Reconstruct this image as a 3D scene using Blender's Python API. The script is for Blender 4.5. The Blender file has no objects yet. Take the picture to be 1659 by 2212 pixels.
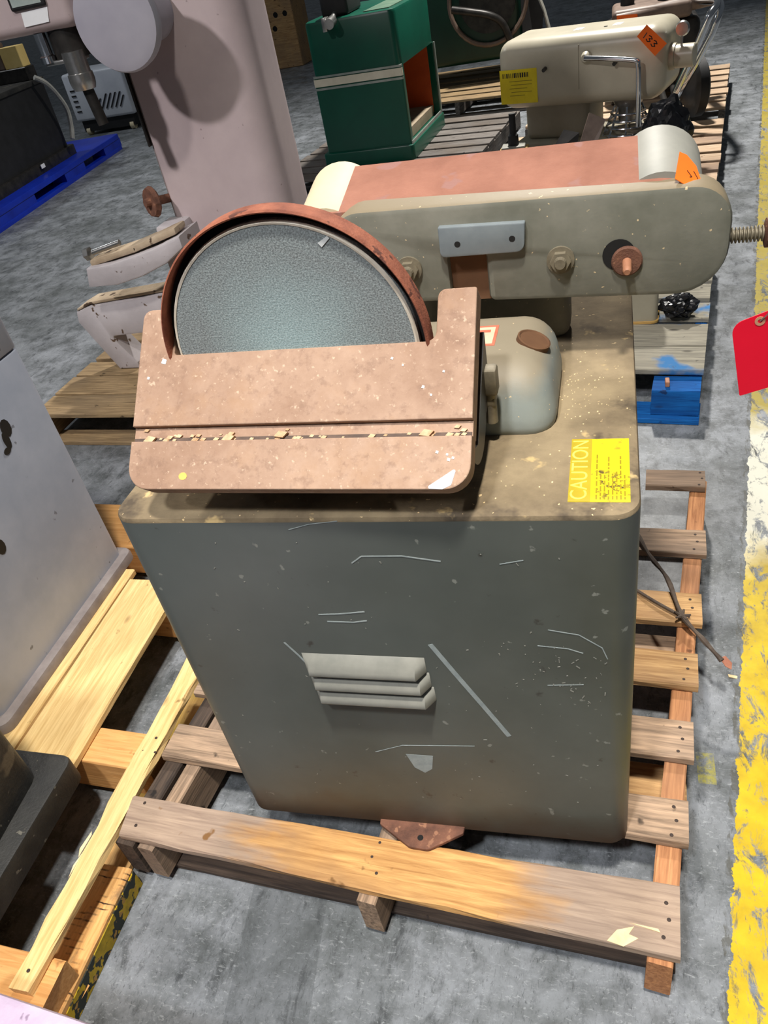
import bpy, bmesh, math, random
from mathutils import Vector, Matrix
random.seed(7)
PI = math.pi
SC = bpy.context.scene
COL = SC.collection

# ------------------------------------------------------------------ camera, world, lamps, exposure
cam = bpy.data.cameras.new('camera')
cam.sensor_fit = 'VERTICAL'; cam.sensor_height = 36.0; cam.sensor_width = 27.0
cam.lens = 1661.0 / 2212.0 * 36.0
cam.clip_start = 0.02; cam.clip_end = 200
camo = bpy.data.objects.new('camera', cam); COL.objects.link(camo)
R_, U_, B_ = Vector((0.960, 0.223, -0.168)), Vector((-0.009, 0.625, 0.781)), Vector((0.279, -0.748, 0.602))
B_.normalize(); R_ = (R_ - B_ * R_.dot(B_)).normalized(); U_ = B_.cross(R_)
camo.matrix_world = Matrix(((R_.x, U_.x, B_.x, 0), (R_.y, U_.y, B_.y, 0), (R_.z, U_.z, B_.z, 1.45), (0, 0, 0, 1)))
SC.camera = camo

world = bpy.data.worlds.new('warehouse_air'); SC.world = world; world.use_nodes = True
bg = world.node_tree.nodes['Background']
bg.inputs[0].default_value = (0.80, 0.90, 1.0, 1); bg.inputs[1].default_value = 0.062

def lamp(loc, power, size, color, target, beam=180):
    l = bpy.data.lights.new('ceiling_lamp', 'AREA'); l.shape = 'DISK'; l.size = size; l.energy = power; l.color = color; l.spread = math.radians(beam)
    o = bpy.data.objects.new('ceiling_lamp', l); COL.objects.link(o); o.location = loc
    o.rotation_euler = (Vector(target) - Vector(loc)).to_track_quat('-Z', 'Y').to_euler()
    return o
lamp((-0.9, -1.9, 5.7), 12, 0.45, (0.95, 0.97, 1.0), (-0.2, 0.6, 0.4), 44)
lamp((0.1, -0.4, 5.6), 40, 0.36, (1.0, 0.95, 0.87), (-0.1, 0.7, 0), 70)
lamp((-0.3, 7.6, 5.6), 230, 0.40, (1.0, 0.96, 0.90), (-0.3, 5.4, 0), 110)
lamp((-3.7, -2.2, 5.6), 13, 0.36, (1.0, 0.95, 0.95), (-1.7, 2.2, 0.9), 42)
lamp((-7.5, 6.5, 5.6), 50, 0.40, (0.92, 0.96, 1.0), (-5.0, 6.5, 0), 130)
vs = SC.view_settings
vs.view_transform = 'Standard'; vs.look = 'None'; vs.gamma = 1.0; vs.use_curve_mapping = False
vs.exposure = 0.2

# ------------------------------------------------------------------ materials
def lin(v):
    v /= 255.0
    return v / 12.92 if v <= 0.04045 else ((v + 0.055) / 1.055) ** 2.4
def rgb(r, g, b): return (lin(r), lin(g), lin(b), 1.0)

class NB:
    """small node builder"""
    def __init__(s, name):
        s.m = bpy.data.materials.new(name); s.m.use_nodes = True
        s.t = s.m.node_tree; s.t.nodes.clear()
        s.out = s.t.nodes.new('ShaderNodeOutputMaterial'); s.b = s.t.nodes.new('ShaderNodeBsdfPrincipled')
        s.t.links.new(s.b.outputs[0], s.out.inputs[0])
        s.tc = s.t.nodes.new('ShaderNodeTexCoord')
    def n(s, typ, **k):
        x = s.t.nodes.new(typ)
        for a, v in k.items(): setattr(x, a, v)
        return x
    def put(s, sock, v):
        if hasattr(v, 'is_output') or hasattr(v, 'links'): s.t.links.new(v, sock)
        else: sock.default_value = v
    def obj(s): return s.tc.outputs['Object']
    def mapping(s, vec, scale=(1, 1, 1), loc=(0, 0, 0), rot=(0, 0, 0)):
        x = s.n('ShaderNodeMapping'); s.t.links.new(vec, x.inputs[0])
        x.inputs['Location'].default_value = loc; x.inputs['Rotation'].default_value = rot; x.inputs['Scale'].default_value = scale
        return x.outputs[0]
    def noise(s, vec, scale, detail=4, rough=0.6, dist=0.0):
        x = s.n('ShaderNodeTexNoise'); s.t.links.new(vec, x.inputs['Vector'])
        x.inputs['Scale'].default_value = scale; x.inputs['Detail'].default_value = detail
        x.inputs['Roughness'].default_value = rough; x.inputs['Distortion'].default_value = dist
        return x.outputs[0]
    def ramp(s, fac, a, b, ca=(0, 0, 0, 1), cb=(1, 1, 1, 1), ease=False):
        x = s.n('ShaderNodeValToRGB'); s.t.links.new(fac, x.inputs[0])
        e = x.color_ramp.elements; e[0].position = a; e[1].position = b; e[0].color = ca; e[1].color = cb
        if ease: x.color_ramp.interpolation = 'EASE'
        return x.outputs[0]
    def mix(s, fac, a, b, mode='MIX'):
        x = s.n('ShaderNodeMix', data_type='RGBA', blend_type=mode)
        s.put(x.inputs[0], fac); s.put(x.inputs[6], a); s.put(x.inputs[7], b)
        return x.outputs[2]
    def math(s, op, a, b=0.0, c=0.0):
        x = s.n('ShaderNodeMath', operation=op)
        s.put(x.inputs[0], a); s.put(x.inputs[1], b)
        if op == 'MULTIPLY_ADD': s.put(x.inputs[2], c)
        return x.outputs[0]
    def sep(s, vec):
        x = s.n('ShaderNodeSeparateXYZ'); s.t.links.new(vec, x.inputs[0]); return x.outputs
    def bump(s, h, strength, dist=0.004):
        x = s.n('ShaderNodeBump'); s.t.links.new(h, x.inputs['Height'])
        x.inputs['Strength'].default_value = strength; x.inputs['Distance'].default_value = dist
        s.t.links.new(x.outputs[0], s.b.inputs['Normal'])
    def done(s, col, rough=0.6, metal=0.0, spec=None):
        s.put(s.b.inputs['Base Color'], col); s.put(s.b.inputs['Roughness'], rough); s.b.inputs['Metallic'].default_value = metal
        if spec is not None: s.b.inputs['Specular IOR Level'].default_value = spec
        return s.m

def surf(name, c1, c2, scale=8, rough=0.6, metal=0.0, speck=None, bump=0.0, stretch=(1, 1, 1), lo=0.35, hi=0.65, spec=None):
    """two-tone noisy surface; speck = list of (colour, noise scale, threshold)"""
    k = NB(name); v = k.mapping(k.obj(), stretch)
    col = k.mix(k.ramp(k.noise(v, scale, 6, 0.62), lo, hi), c1, c2)
    for c, sc, th in (speck or []):
        col = k.mix(k.ramp(k.noise(v, sc, 3, 0.5), th, th + 0.03), col, c)
    if bump: k.bump(k.noise(v, scale * 14, 4), bump)
    return k.done(col, rough, metal, spec)

def wood(name, dark, light, stain=None, rough=0.8, stain_amt=0.6, blue=None, ends=None):
    k = NB(name); o = k.obj()
    inf = k.n('ShaderNodeObjectInfo')
    off = k.n('ShaderNodeVectorMath', operation='MULTIPLY_ADD')
    k.t.links.new(inf.outputs['Random'], off.inputs[0]); off.inputs[1].default_value = (13, 7, 5); k.t.links.new(o, off.inputs[2])
    v = off.outputs[0]
    g = k.noise(k.mapping(v, (2.2, 38, 38)), 3.0, 6, 0.65, 0.6)
    f = k.noise(k.mapping(v, (5, 160, 160)), 3.0, 3, 0.6)
    col = k.mix(k.ramp(g, 0.32, 0.68), dark, light)
    col = k.mix(k.ramp(f, 0.55, 0.75), col, k.mix(0.45, col, dark))
    if stain: col = k.mix(k.math('MULTIPLY', k.ramp(k.noise(v, 3.2, 4, 0.55), 0.45, 0.62), stain_amt), col, stain)
    if ends:
        ax = k.math('ABSOLUTE', k.math('ADD', k.sep(o)[0], k.math('MULTIPLY_ADD', k.noise(k.mapping(v, (3, 9, 9)), 2.0, 4, 0.6), 0.36, -0.21)))
        col = k.mix(k.math('MULTIPLY', k.ramp(ax, 0.20, 0.30), 0.85), col, k.mix(k.ramp(g, 0.3, 0.7), ends, k.mix(0.5, ends, rgb(206, 186, 168))))
    if blue: col = k.mix(k.ramp(k.noise(v, 4.5, 4, 0.5), 0.58, 0.64), col, blue)
    col = k.mix(k.ramp(k.noise(v, 26, 3, 0.5), 0.68, 0.74), col, k.mix(0.5, dark, (0.01, 0.01, 0.01, 1)))
    vo = k.n('ShaderNodeTexVoronoi'); k.t.links.new(k.mapping(v, (5, 11, 11)), vo.inputs['Vector']); vo.inputs['Scale'].default_value = 1.0
    col = k.mix(k.ramp(vo.outputs['Distance'], 0.05, 0.11, (0.75, 0.75, 0.75, 1), (0, 0, 0, 1)), col, k.mix(0.55, dark, (0.015, 0.01, 0.008, 1)))
    bri = k.math('MULTIPLY_ADD', inf.outputs['Random'], 0.30, 0.85)
    vm = k.n('ShaderNodeVectorMath', operation='SCALE'); k.t.links.new(col, vm.inputs[0]); k.t.links.new(bri, vm.inputs[3])
    k.bump(g, 0.35, 0.003)
    return k.done(vm.outputs[0], rough, 0, 0.25)

M = {}
M['board_orange'] = wood('worn_orange_brown_wood', rgb(168, 120, 70), rgb(226, 176, 112), rgb(150, 116, 84), stain_amt=0.55, ends=rgb(132, 116, 106))
M['board_grey'] = wood('weathered_grey_brown_wood', rgb(112, 94, 78), rgb(190, 160, 132), rgb(136, 118, 104))
M['board_tan'] = wood('tan_pallet_wood', rgb(156, 116, 76), rgb(220, 178, 124), rgb(156, 130, 104), stain_amt=0.5)
M['board_dark'] = wood('dark_old_wood', rgb(48, 41, 37), rgb(98, 82, 70), rgb(60, 52, 48))
M['stringer'] = wood('reddish_stringer_wood', rgb(146, 96, 64), rgb(206, 148, 102), rgb(150, 114, 88), stain_amt=0.4)
M['pine'] = wood('fresh_pine', rgb(206, 166, 104), rgb(246, 214, 152), rgb(196, 170, 120), stain_amt=0.25)
M['orange_wood'] = wood('orange_stained_wood', rgb(206, 146, 82), rgb(240, 186, 120), rgb(170, 122, 78), stain_amt=0.3)
M['back_pallet'] = wood('dull_tan_wood', rgb(112, 92, 66), rgb(176, 150, 112), rgb(120, 104, 84), stain_amt=0.4)
M['grey_wood'] = wood('grey_pallet_wood', rgb(70, 66, 64), rgb(128, 122, 116), rgb(92, 80, 68), stain_amt=0.5)
M['pale_wood'] = wood('pale_pallet_wood', rgb(160, 132, 106), rgb(212, 188, 160), rgb(150, 128, 110), stain_amt=0.4)
M['bluegrey_wood'] = wood('grey_wood_with_blue_paint', rgb(112, 108, 98), rgb(172, 166, 148), rgb(140, 134, 120), blue=rgb(60, 118, 172))
M['blue_wood'] = wood('blue_painted_wood', rgb(4, 60, 120), rgb(16, 96, 168), rgb(6, 52, 104))
M['yellow_edge_wood'] = wood('yellow_stained_wood', rgb(186, 140, 84), rgb(228, 184, 124), rgb(150, 130, 40), stain_amt=0.7)

M['yellow_edge'] = surf('flaking_yellow_paint', rgb(150, 128, 20), rgb(206, 172, 24), 30, 0.7, 0, [(rgb(38, 44, 36), 34, 0.50), (rgb(170, 130, 60), 60, 0.62)])
def hatched():
    k = NB('orange_wood_with_saw_marks'); o = k.obj(); s = k.sep(o)
    c = k.mix(k.ramp(k.noise(k.mapping(o, (4, 40, 40)), 3, 5, 0.6), 0.3, 0.7), rgb(206, 150, 88), rgb(240, 190, 124))
    w = k.n('ShaderNodeMath', operation='SINE'); k.t.links.new(k.math('ADD', k.math('MULTIPLY', s[0], 520), k.math('MULTIPLY', k.noise(o, 30, 3), 5)), w.inputs[0])
    c = k.mix(k.math('MULTIPLY', k.ramp(w.outputs[0], 0.55, 0.9), k.ramp(k.noise(o, 16, 4), 0.48, 0.60)), c, rgb(70, 52, 40))
    c = k.mix(k.math('MULTIPLY', k.ramp(k.noise(o, 11, 5, 0.7), 0.52, 0.66), 0.7), c, rgb(110, 96, 84))
    return k.done(c, 0.8, 0, 0.25)
M['hatched_wood'] = hatched()
def cabinet_paint(name, dust=0.0):
    k = NB(name); o = k.obj(); z = k.sep(o)[2]
    base = k.mix(k.ramp(k.noise(o, 3.0, 5, 0.6), 0.35, 0.68), rgb(74, 77, 70), rgb(92, 95, 88))
    base = k.mix(k.math('MULTIPLY', k.ramp(k.math('SUBTRACT', k.math('MULTIPLY_ADD', k.noise(o, 2.2, 4, 0.6), 0.5, k.math('MULTIPLY', z, 0.55)), k.math('MULTIPLY', k.sep(o)[0], 0.6)), 0.35, 0.85), 0.6), base, rgb(96, 104, 104))  # lighter towards upper left: overhead light falling off, put into the paint
    base = k.mix(k.ramp(k.noise(o, 46, 3, 0.5), 0.70, 0.73), base, rgb(128, 130, 122))
    base = k.mix(k.ramp(k.noise(o, 30, 4, 0.6), 0.67, 0.74), base, rgb(64, 62, 56))
    edge = k.math('ADD', z, k.math('MULTIPLY', k.noise(o, 9, 5, 0.6), 0.12))
    base = k.mix(k.ramp(edge, 0.06, 0.15, (1, 1, 1, 1), (0, 0, 0, 1)), base, rgb(72, 56, 42))  # rust along the base, darkened for the shading low on the front
    k.bump(k.noise(o, 60, 4), 0.06, 0.002)
    return k.done(base, 0.42, 0.0, 0.45)
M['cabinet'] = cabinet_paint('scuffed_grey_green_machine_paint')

def dirty_top():
    k = NB('dusty_brown_cabinet_top'); o = k.obj()
    c = k.mix(k.ramp(k.noise(o, 5.5, 6, 0.65), 0.38, 0.66), rgb(112, 98, 78), rgb(160, 142, 112))
    c = k.mix(k.ramp(k.noise(o, 8, 5, 0.65), 0.57, 0.68), c, rgb(84, 74, 62))
    c = k.mix(k.ramp(k.noise(o, 110, 2, 0.5), 0.70, 0.73), c, rgb(226, 198, 150))
    c = k.mix(k.ramp(k.noise(o, 17, 4, 0.6), 0.62, 0.68), c, rgb(196, 170, 122))
    k.bump(k.noise(o, 90, 5), 0.35, 0.003)
    return k.done(c, 0.85, 0, 0.2)
M['dirty_top'] = dirty_top()

def dusted(name, c1, c2, dust, amount=0.85):
    """painted casting with sawdust lying on the faces that look up"""
    k = NB(name); o = k.obj()
    c = k.mix(k.ramp(k.noise(o, 9, 5, 0.6), 0.35, 0.65), c1, c2)
    g = k.n('ShaderNodeNewGeometry'); up = k.sep(g.outputs['Normal'])[2]
    m = k.math('MULTIPLY', k.ramp(k.math('MULTIPLY_ADD', k.noise(o, 16, 5, 0.65), 0.5, up), 0.62, 1.02), amount)
    c = k.mix(m, c, dust)
    c = k.mix(k.ramp(k.noise(o, 120, 2, 0.5), 0.71, 0.74), c, rgb(214, 190, 150))
    k.bump(k.noise(o, 80, 4), 0.15, 0.002)
    return k.done(c, 0.55, 0, 0.4)
M['motor'] = dusted('dusty_blue_grey_casting', rgb(118, 126, 124), rgb(142, 148, 142), rgb(150, 136, 112))
M['belt_house'] = dusted('dusty_olive_grey_casting', rgb(104, 104, 92), rgb(128, 126, 114), rgb(140, 124, 98), 0.8)
M['cap_grey'] = surf('grey_drum_guard', rgb(138, 138, 130), rgb(160, 158, 148), 7, 0.55)
M['cap_cream'] = surf('cream_drum_guard', rgb(206, 192, 158), rgb(222, 208, 174), 7, 0.6)
M['plate_grey'] = surf('blue_grey_plate', rgb(116, 124, 128), rgb(138, 146, 148), 9, 0.45)
def rust_table():
    k = NB('rusted_cast_table'); o = k.obj()
    c = k.mix(k.ramp(k.noise(o, 7, 6, 0.7), 0.36, 0.66), rgb(152, 121, 100), rgb(182, 152, 130))
    c = k.mix(k.math('MULTIPLY', k.ramp(k.noise(o, 13, 5, 0.65), 0.50, 0.70), 0.6), c, rgb(162, 126, 96))
    c = k.mix(k.math('MULTIPLY', k.ramp(k.noise(o, 60, 4, 0.7), 0.52, 0.66), 0.45), c, rgb(126, 98, 82))
    c = k.mix(k.math('MULTIPLY', k.ramp(k.noise(o, 150, 3, 0.6), 0.62, 0.72), 0.5), c, rgb(222, 196, 170))
    k.bump(k.noise(o, 120, 5), 0.2, 0.002)
    return k.done(c, 0.72, 0, 0.3)
M['rust_table'] = rust_table()
M['table_dark'] = surf('dark_groove_iron', rgb(72, 58, 50), rgb(104, 84, 72), 30, 0.75)
M['rust'] = surf('red_brown_rust', rgb(116, 62, 44), rgb(164, 98, 72), 22, 0.8, 0, [(rgb(92, 50, 38), 40, 0.62)], 0.3)
M['rust_brown'] = surf('dark_brown_rust', rgb(84, 54, 42), rgb(126, 84, 64), 30, 0.8, 0, [(rgb(150, 106, 80), 60, 0.64)], 0.3)
M['pin'] = surf('copper_brown_pin', rgb(150, 100, 72), rgb(180, 126, 96), 30, 0.6)
M['belt'] = surf('brown_sanding_belt', rgb(140, 92, 74), rgb(164, 112, 92), 9, 0.9, 0, [(rgb(150, 108, 98), 14, 0.58)], 0.3)
M['dark_brown'] = surf('dark_brown_interior', rgb(92, 62, 40), rgb(112, 78, 50), 12, 0.9)
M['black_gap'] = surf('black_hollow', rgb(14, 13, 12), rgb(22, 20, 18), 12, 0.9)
M['black'] = surf('black_rubber', rgb(16, 16, 17), rgb(28, 28, 30), 10, 0.6)
M['black_cast'] = surf('sooty_black_casting', rgb(22, 22, 22), rgb(46, 45, 42), 12, 0.55, 0, [(rgb(98, 94, 84), 40, 0.68), (rgb(84, 76, 62), 9, 0.62)], 0.3)
M['steel'] = surf('worn_steel', rgb(150, 150, 148), rgb(190, 190, 188), 12, 0.3, 0.9)
M['chrome'] = surf('chrome', rgb(200, 202, 206), rgb(222, 224, 228), 6, 0.14, 1.0)
M['bolt'] = surf('dusty_bolt_steel', rgb(108, 100, 84), rgb(150, 140, 118), 26, 0.55, 0.3)
M['yellow_label'] = surf('yellow_label_vinyl', rgb(232, 206, 10), rgb(246, 224, 24), 10, 0.5)
def worn_label():
    k = NB('worn_yellow_label'); o = k.obj()
    c = k.mix(k.ramp(k.noise(o, 10, 3), 0.3, 0.7), rgb(226, 200, 24), rgb(240, 216, 30))
    y = k.sep(o)[1]
    m = k.math('MULTIPLY', k.ramp(k.noise(o, 70, 5, 0.7), 0.52, 0.58), k.ramp(k.noise(o, 13, 3, 0.6), 0.50, 0.58))
    c = k.mix(m, c, rgb(98, 80, 40))
    return k.done(c, 0.6)
M['worn_label'] = worn_label()
M['label_band'] = surf('darker_yellow_band', rgb(176, 154, 36), rgb(192, 168, 40), 20, 0.6)
M['label_ink'] = surf('faded_label_ink', rgb(150, 130, 20), rgb(166, 144, 24), 20, 0.6)
M['caution_ink'] = surf('pale_yellow_letters', rgb(250, 236, 90), rgb(255, 242, 110), 20, 0.6)
M['ink'] = surf('black_ink', rgb(28, 24, 18), rgb(40, 34, 26), 20, 0.6)
M['white_paint'] = surf('white_paint_marks', rgb(206, 210, 210), rgb(228, 230, 228), 20, 0.6)
M['scratch'] = surf('pale_scratch', rgb(136, 146, 146), rgb(158, 166, 164), 60, 0.55)
M['rim'] = surf('frayed_cream_rim', rgb(206, 196, 178), rgb(226, 218, 202), 40, 0.7)
M['bluewhite'] = surf('blue_white_paint', rgb(198, 208, 224), rgb(212, 220, 232), 20, 0.5)
M['yellow_spot'] = surf('yellow_paint_spot', rgb(222, 178, 82), rgb(230, 190, 96), 20, 0.6)
M['red_border'] = surf('faded_red_print', rgb(214, 104, 80), rgb(226, 124, 98), 20, 0.6)
M['label_white'] = surf('dirty_white_label', rgb(216, 190, 160), rgb(228, 204, 176), 20, 0.6)
M['orange_tag'] = surf('neon_orange_paper', rgb(255, 104, 8), rgb(255, 116, 16), 6, 0.6)
M['red_tag'] = surf('bright_red_paper', rgb(236, 0, 44), rgb(244, 4, 50), 6, 0.5)
M['grommet'] = surf('tan_tag_eyelet', rgb(196, 140, 110), rgb(206, 154, 120), 20, 0.6)
M['paper'] = surf('white_paper', rgb(232, 234, 236), rgb(242, 244, 246), 8, 0.6)
M['louver'] = surf('louver_paint', rgb(126, 126, 118), rgb(150, 148, 138), 12, 0.45)
M['pink_grey'] = surf('pinkish_grey_machine_paint', rgb(176, 160, 162), rgb(194, 178, 178), 3, 0.5, 0, [(rgb(150, 134, 134), 40, 0.72)], 0.04)
M['lavender_grey'] = surf('lavender_grey_paint', rgb(158, 156, 168), rgb(172, 170, 180), 4, 0.5, 0, [(rgb(206, 206, 212), 40, 0.74)])
M['chipped_white'] = surf('chipped_pale_lavender_casting', rgb(178, 172, 174), rgb(194, 188, 190), 6, 0.55, 0, [(rgb(94, 74, 58), 26, 0.66)], 0.2)
M['chipped_top'] = surf('dirty_cream_chipped_top', rgb(166, 146, 120), rgb(196, 178, 152), 9, 0.7, 0, [(rgb(84, 66, 50), 20, 0.60)], 0.3)
M['grey_panel'] = surf('blue_grey_sheet_metal', rgb(158, 164, 178), rgb(180, 184, 196), 4, 0.42, 0, [(rgb(120, 122, 130), 30, 0.70)], 0.02)
M['panel_trim'] = surf('taupe_base_trim', rgb(120, 110, 108), rgb(150, 140, 136), 12, 0.6)
M['purple'] = surf('pale_purple_casting', rgb(196, 176, 200), rgb(214, 200, 216), 14, 0.5, 0, [(rgb(150, 130, 154), 30, 0.64)], 0.25)
M['green'] = surf('dark_green_enamel', rgb(0, 70, 54), rgb(0, 82, 62), 3, 0.32)
M['green_top'] = surf('dusty_green_top', rgb(70, 104, 84), rgb(96, 122, 100), 8, 0.5)
M['orange_inside'] = surf('orange_painted_inside', rgb(190, 72, 18), rgb(206, 84, 26), 6, 0.6)
M['stripe'] = surf('off_white_stripe', rgb(206, 200, 178), rgb(222, 216, 194), 10, 0.4)
M['trim_alu'] = surf('aluminium_trim', rgb(150, 160, 152), rgb(176, 184, 176), 10, 0.35, 0.6)
M['shelf'] = surf('grey_tan_shelf', rgb(140, 124, 102), rgb(166, 150, 126), 10, 0.7)
M['beige'] = surf('beige_mixer_enamel', rgb(180, 173, 152), rgb(194, 187, 166), 4, 0.35)
M['beige_shade'] = surf('shaded_beige_enamel', rgb(140, 134, 116), rgb(156, 150, 132), 4, 0.4)  # darker copy of the mixer beige, shade under the head put in
M['dark_green'] = surf('deep_green_paint', rgb(8, 46, 34), rgb(14, 58, 44), 5, 0.4)
M['dark_metal'] = surf('dark_oily_metal', rgb(34, 33, 32), rgb(60, 57, 54), 14, 0.4, 0.4)
M['brown_metal'] = surf('brown_grey_metal', rgb(98, 82, 72), rgb(124, 106, 94), 10, 0.5)
M['blue_plastic'] = surf('blue_plastic', rgb(0, 34, 150), rgb(4, 46, 176), 4, 0.4)
M['cable'] = surf('grey_white_cable', rgb(150, 150, 146), rgb(176, 176, 170), 10, 0.5)
M['vent_white'] = surf('white_enamel', rgb(206, 210, 218), rgb(220, 224, 230), 5, 0.4)
M['ply'] = surf('pale_plywood', rgb(226, 196, 120), rgb(238, 210, 136), 8, 0.7)
M['twig'] = surf('brown_grey_bark', rgb(72, 60, 52), rgb(104, 90, 78), 40, 0.85, 0, None, 0.3)
M['leaf'] = surf('dry_brown_leaf', rgb(150, 92, 72), rgb(176, 118, 92), 30, 0.8)
M['chip'] = surf('pale_wood_chip', rgb(226, 200, 150), rgb(244, 224, 180), 30, 0.8)
M['shaving'] = surf('tan_wood_shavings', rgb(184, 146, 108), rgb(224, 194, 156), 60, 0.8)
M['bag'] = surf('glossy_black_plastic_bag', rgb(14, 14, 16), rgb(26, 26, 30), 12, 0.22)
M['glass'] = surf('grey_green_glass', rgb(150, 164, 160), rgb(178, 188, 184), 14, 0.15)
M['nail'] = surf('rusty_nail', rgb(46, 34, 28), rgb(64, 48, 40), 30, 0.7)

def abrasive():
    k = NB('teal_grey_abrasive_disc'); o = k.obj(); s = k.sep(o)
    r = k.math('SQRT', k.math('ADD', k.math('MULTIPLY', s[0], s[0]), k.math('MULTIPLY', s[2], s[2])))
    rn = k.math('ADD', r, k.math('MULTIPLY', k.math('SUBTRACT', k.noise(o, 22, 4, 0.6), 0.5), 0.06))
    c = k.mix(k.ramp(rn, 0.02, 0.125), rgb(164, 192, 194), rgb(118, 122, 122))
    ring = k.noise(k.mapping(o, (0, 0, 0)), 1)
    w = k.n('ShaderNodeMath', operation='SINE'); k.t.links.new(k.math('MULTIPLY', rn, 420), w.inputs[0])
    c = k.mix(k.math('MULTIPLY', k.ramp(w.outputs[0], 0.2, 1.0), 0.10), c, rgb(160, 180, 182))
    g = k.noise(o, 460, 2, 0.65)
    c = k.mix(k.ramp(g, 0.35, 0.70), k.mix(0.45, c, rgb(84, 92, 94)), k.mix(0.42, c, rgb(200, 212, 212)))
    k.bump(g, 0.35, 0.002)
    return k.done(c, 0.75, 0, 0.35)
M['abrasive'] = abrasive()

def concrete():
    k = NB('stained_warehouse_concrete'); o = k.obj(); s = k.sep(o)
    c = k.mix(k.ramp(k.noise(o, 2.4, 7, 0.68), 0.34, 0.66), rgb(92, 96, 97), rgb(150, 154, 160))
    c = k.mix(k.math('MULTIPLY', k.ramp(k.noise(o, 9, 7, 0.72, 0.3), 0.44, 0.64), 0.75), c, rgb(60, 64, 63))
    c = k.mix(k.math('MULTIPLY', k.ramp(k.noise(k.mapping(o, (7, 3, 1)), 3.4, 7, 0.72, 0.4), 0.54, 0.66), 0.75), c, rgb(52, 55, 57))
    c = k.mix(k.math('MULTIPLY', k.ramp(k.noise(k.mapping(o, (60, 20, 1)), 3.0, 5, 0.75, 1.5), 0.56, 0.68), 0.65), c, rgb(40, 43, 45))
    c = k.mix(k.math('MULTIPLY', k.ramp(k.noise(k.mapping(o, (24, 60, 1)), 3.0, 5, 0.75, 0.8), 0.56, 0.68), 0.45), c, rgb(184, 188, 190))
    # darker tyre-worn strip between the pallets
    sx = k.math('ADD', s[0], k.math('MULTIPLY', s[1], 0.13))
    band = k.math('MULTIPLY', k.math('GREATER_THAN', sx, -0.585), k.math('LESS_THAN', sx, -0.43))
    c = k.mix(k.math('MULTIPLY', band, 0.35), c, rgb(60, 64, 66))
    # faded yellow paint patch
    px = k.math('LESS_THAN', k.math('ABSOLUTE', k.math('SUBTRACT', s[0], 0.196)), 0.017); py = k.math('LESS_THAN', k.math('ABSOLUTE', k.math('SUBTRACT', s[1], 0.985)), 0.036)
    c = k.mix(k.math('MULTIPLY', k.math('MULTIPLY', px, py), k.ramp(k.noise(o, 40, 4, 0.7), 0.42, 0.58)), c, rgb(142, 136, 62))
    # worn painted aisle line
    e = k.math('SUBTRACT', k.math('SUBTRACT', s[0], k.math('MULTIPLY', s[1], 0.1405)), 0.116)
    e = k.math('ADD', e, k.math('MULTIPLY', k.math('SUBTRACT', k.noise(o, 26, 5, 0.7), 0.5), 0.030))
    grime = k.math('MULTIPLY', k.math('MULTIPLY', k.math('GREATER_THAN', e, -0.013), k.math('LESS_THAN', e, 0.02)), k.ramp(k.noise(k.mapping(o, (3, 1, 1)), 12, 4, 0.6), 0.48, 0.56))
    c = k.mix(k.math('MULTIPLY', grime, 0.7), c, rgb(70, 68, 58))
    inside = k.math('MULTIPLY', k.math('GREATER_THAN', e, 0.0), k.math('LESS_THAN', e, 0.15))
    wear = k.ramp(k.noise(k.mapping(o, (1.6, 0.8, 1)), 15, 7, 0.75, 0.6), 0.52, 0.60, (1, 1, 1, 1), (0.0, 0.0, 0.0, 1))
    ycol = k.mix(k.ramp(k.noise(o, 14, 5, 0.6), 0.3, 0.7), rgb(178, 148, 6), rgb(214, 184, 14))
    far = k.ramp(k.math('MULTIPLY', s[1], 0.1), 0.13, 0.22)
    ycol = k.mix(k.math('MULTIPLY', far, 0.75), ycol, rgb(150, 138, 70))
    white = k.ramp(k.math('ABSOLUTE', k.math('SUBTRACT', k.math('ADD', s[1], k.math('MULTIPLY', k.noise(o, 7, 4), 0.5)), 2.22)), 0.20, 0.42, (1, 1, 1, 1), (0, 0, 0, 1))
    ycol = k.mix(white, ycol, rgb(214, 212, 196))
    c = k.mix(k.math('MULTIPLY', inside, wear), c, ycol)
    k.bump(k.noise(o, 70, 5), 0.12, 0.003)
    return k.done(c, k.ramp(k.noise(o, 5, 4), 0.3, 0.7, (0.36, 0.36, 0.36, 1), (0.6, 0.6, 0.6, 1)), 0, 0.4)
M['concrete'] = concrete()

# ------------------------------------------------------------------ mesh helpers (world coordinates)
def wm(p):
    if p is None: return Matrix.Identity(4)
    return wm(p.parent) @ Matrix.Translation(p.location) @ p.rotation_euler.to_matrix().to_4x4()
def loc_of(p): return wm(p).translation
def obj(name, bm, mat, parent=None, smooth=False, loc=None, label=None):
    """link bm (world coordinates) as one mesh; its origin goes to loc (default: the parent's base or the mesh centre)"""
    bmesh.ops.recalc_face_normals(bm, faces=bm.faces)
    me = bpy.data.meshes.new(name); bm.to_mesh(me); bm.free()
    if loc is None:
        xs = [v.co for v in me.vertices]
        lo = [min(c[i] for c in xs) for i in range(3)]; hi = [max(c[i] for c in xs) for i in range(3)]
        loc = Vector(((lo[0] + hi[0]) / 2, (lo[1] + hi[1]) / 2, lo[2]))
    loc = Vector(loc)
    me.transform(Matrix.Translation(-loc))
    if mat is not None: me.materials.append(M[mat] if isinstance(mat, str) else mat)
    if smooth:
        for p in me.polygons: p.use_smooth = True
        try: me.set_sharp_from_angle(angle=math.radians(42))
        except Exception: pass
    o = bpy.data.objects.new(name, me); COL.objects.link(o)
    if parent is not None:
        o.parent = parent; q = wm(parent).inverted(); o.location = q @ loc; o.rotation_euler = q.to_euler()
    else: o.location = loc
    if label: o['label'] = label
    return o
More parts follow.
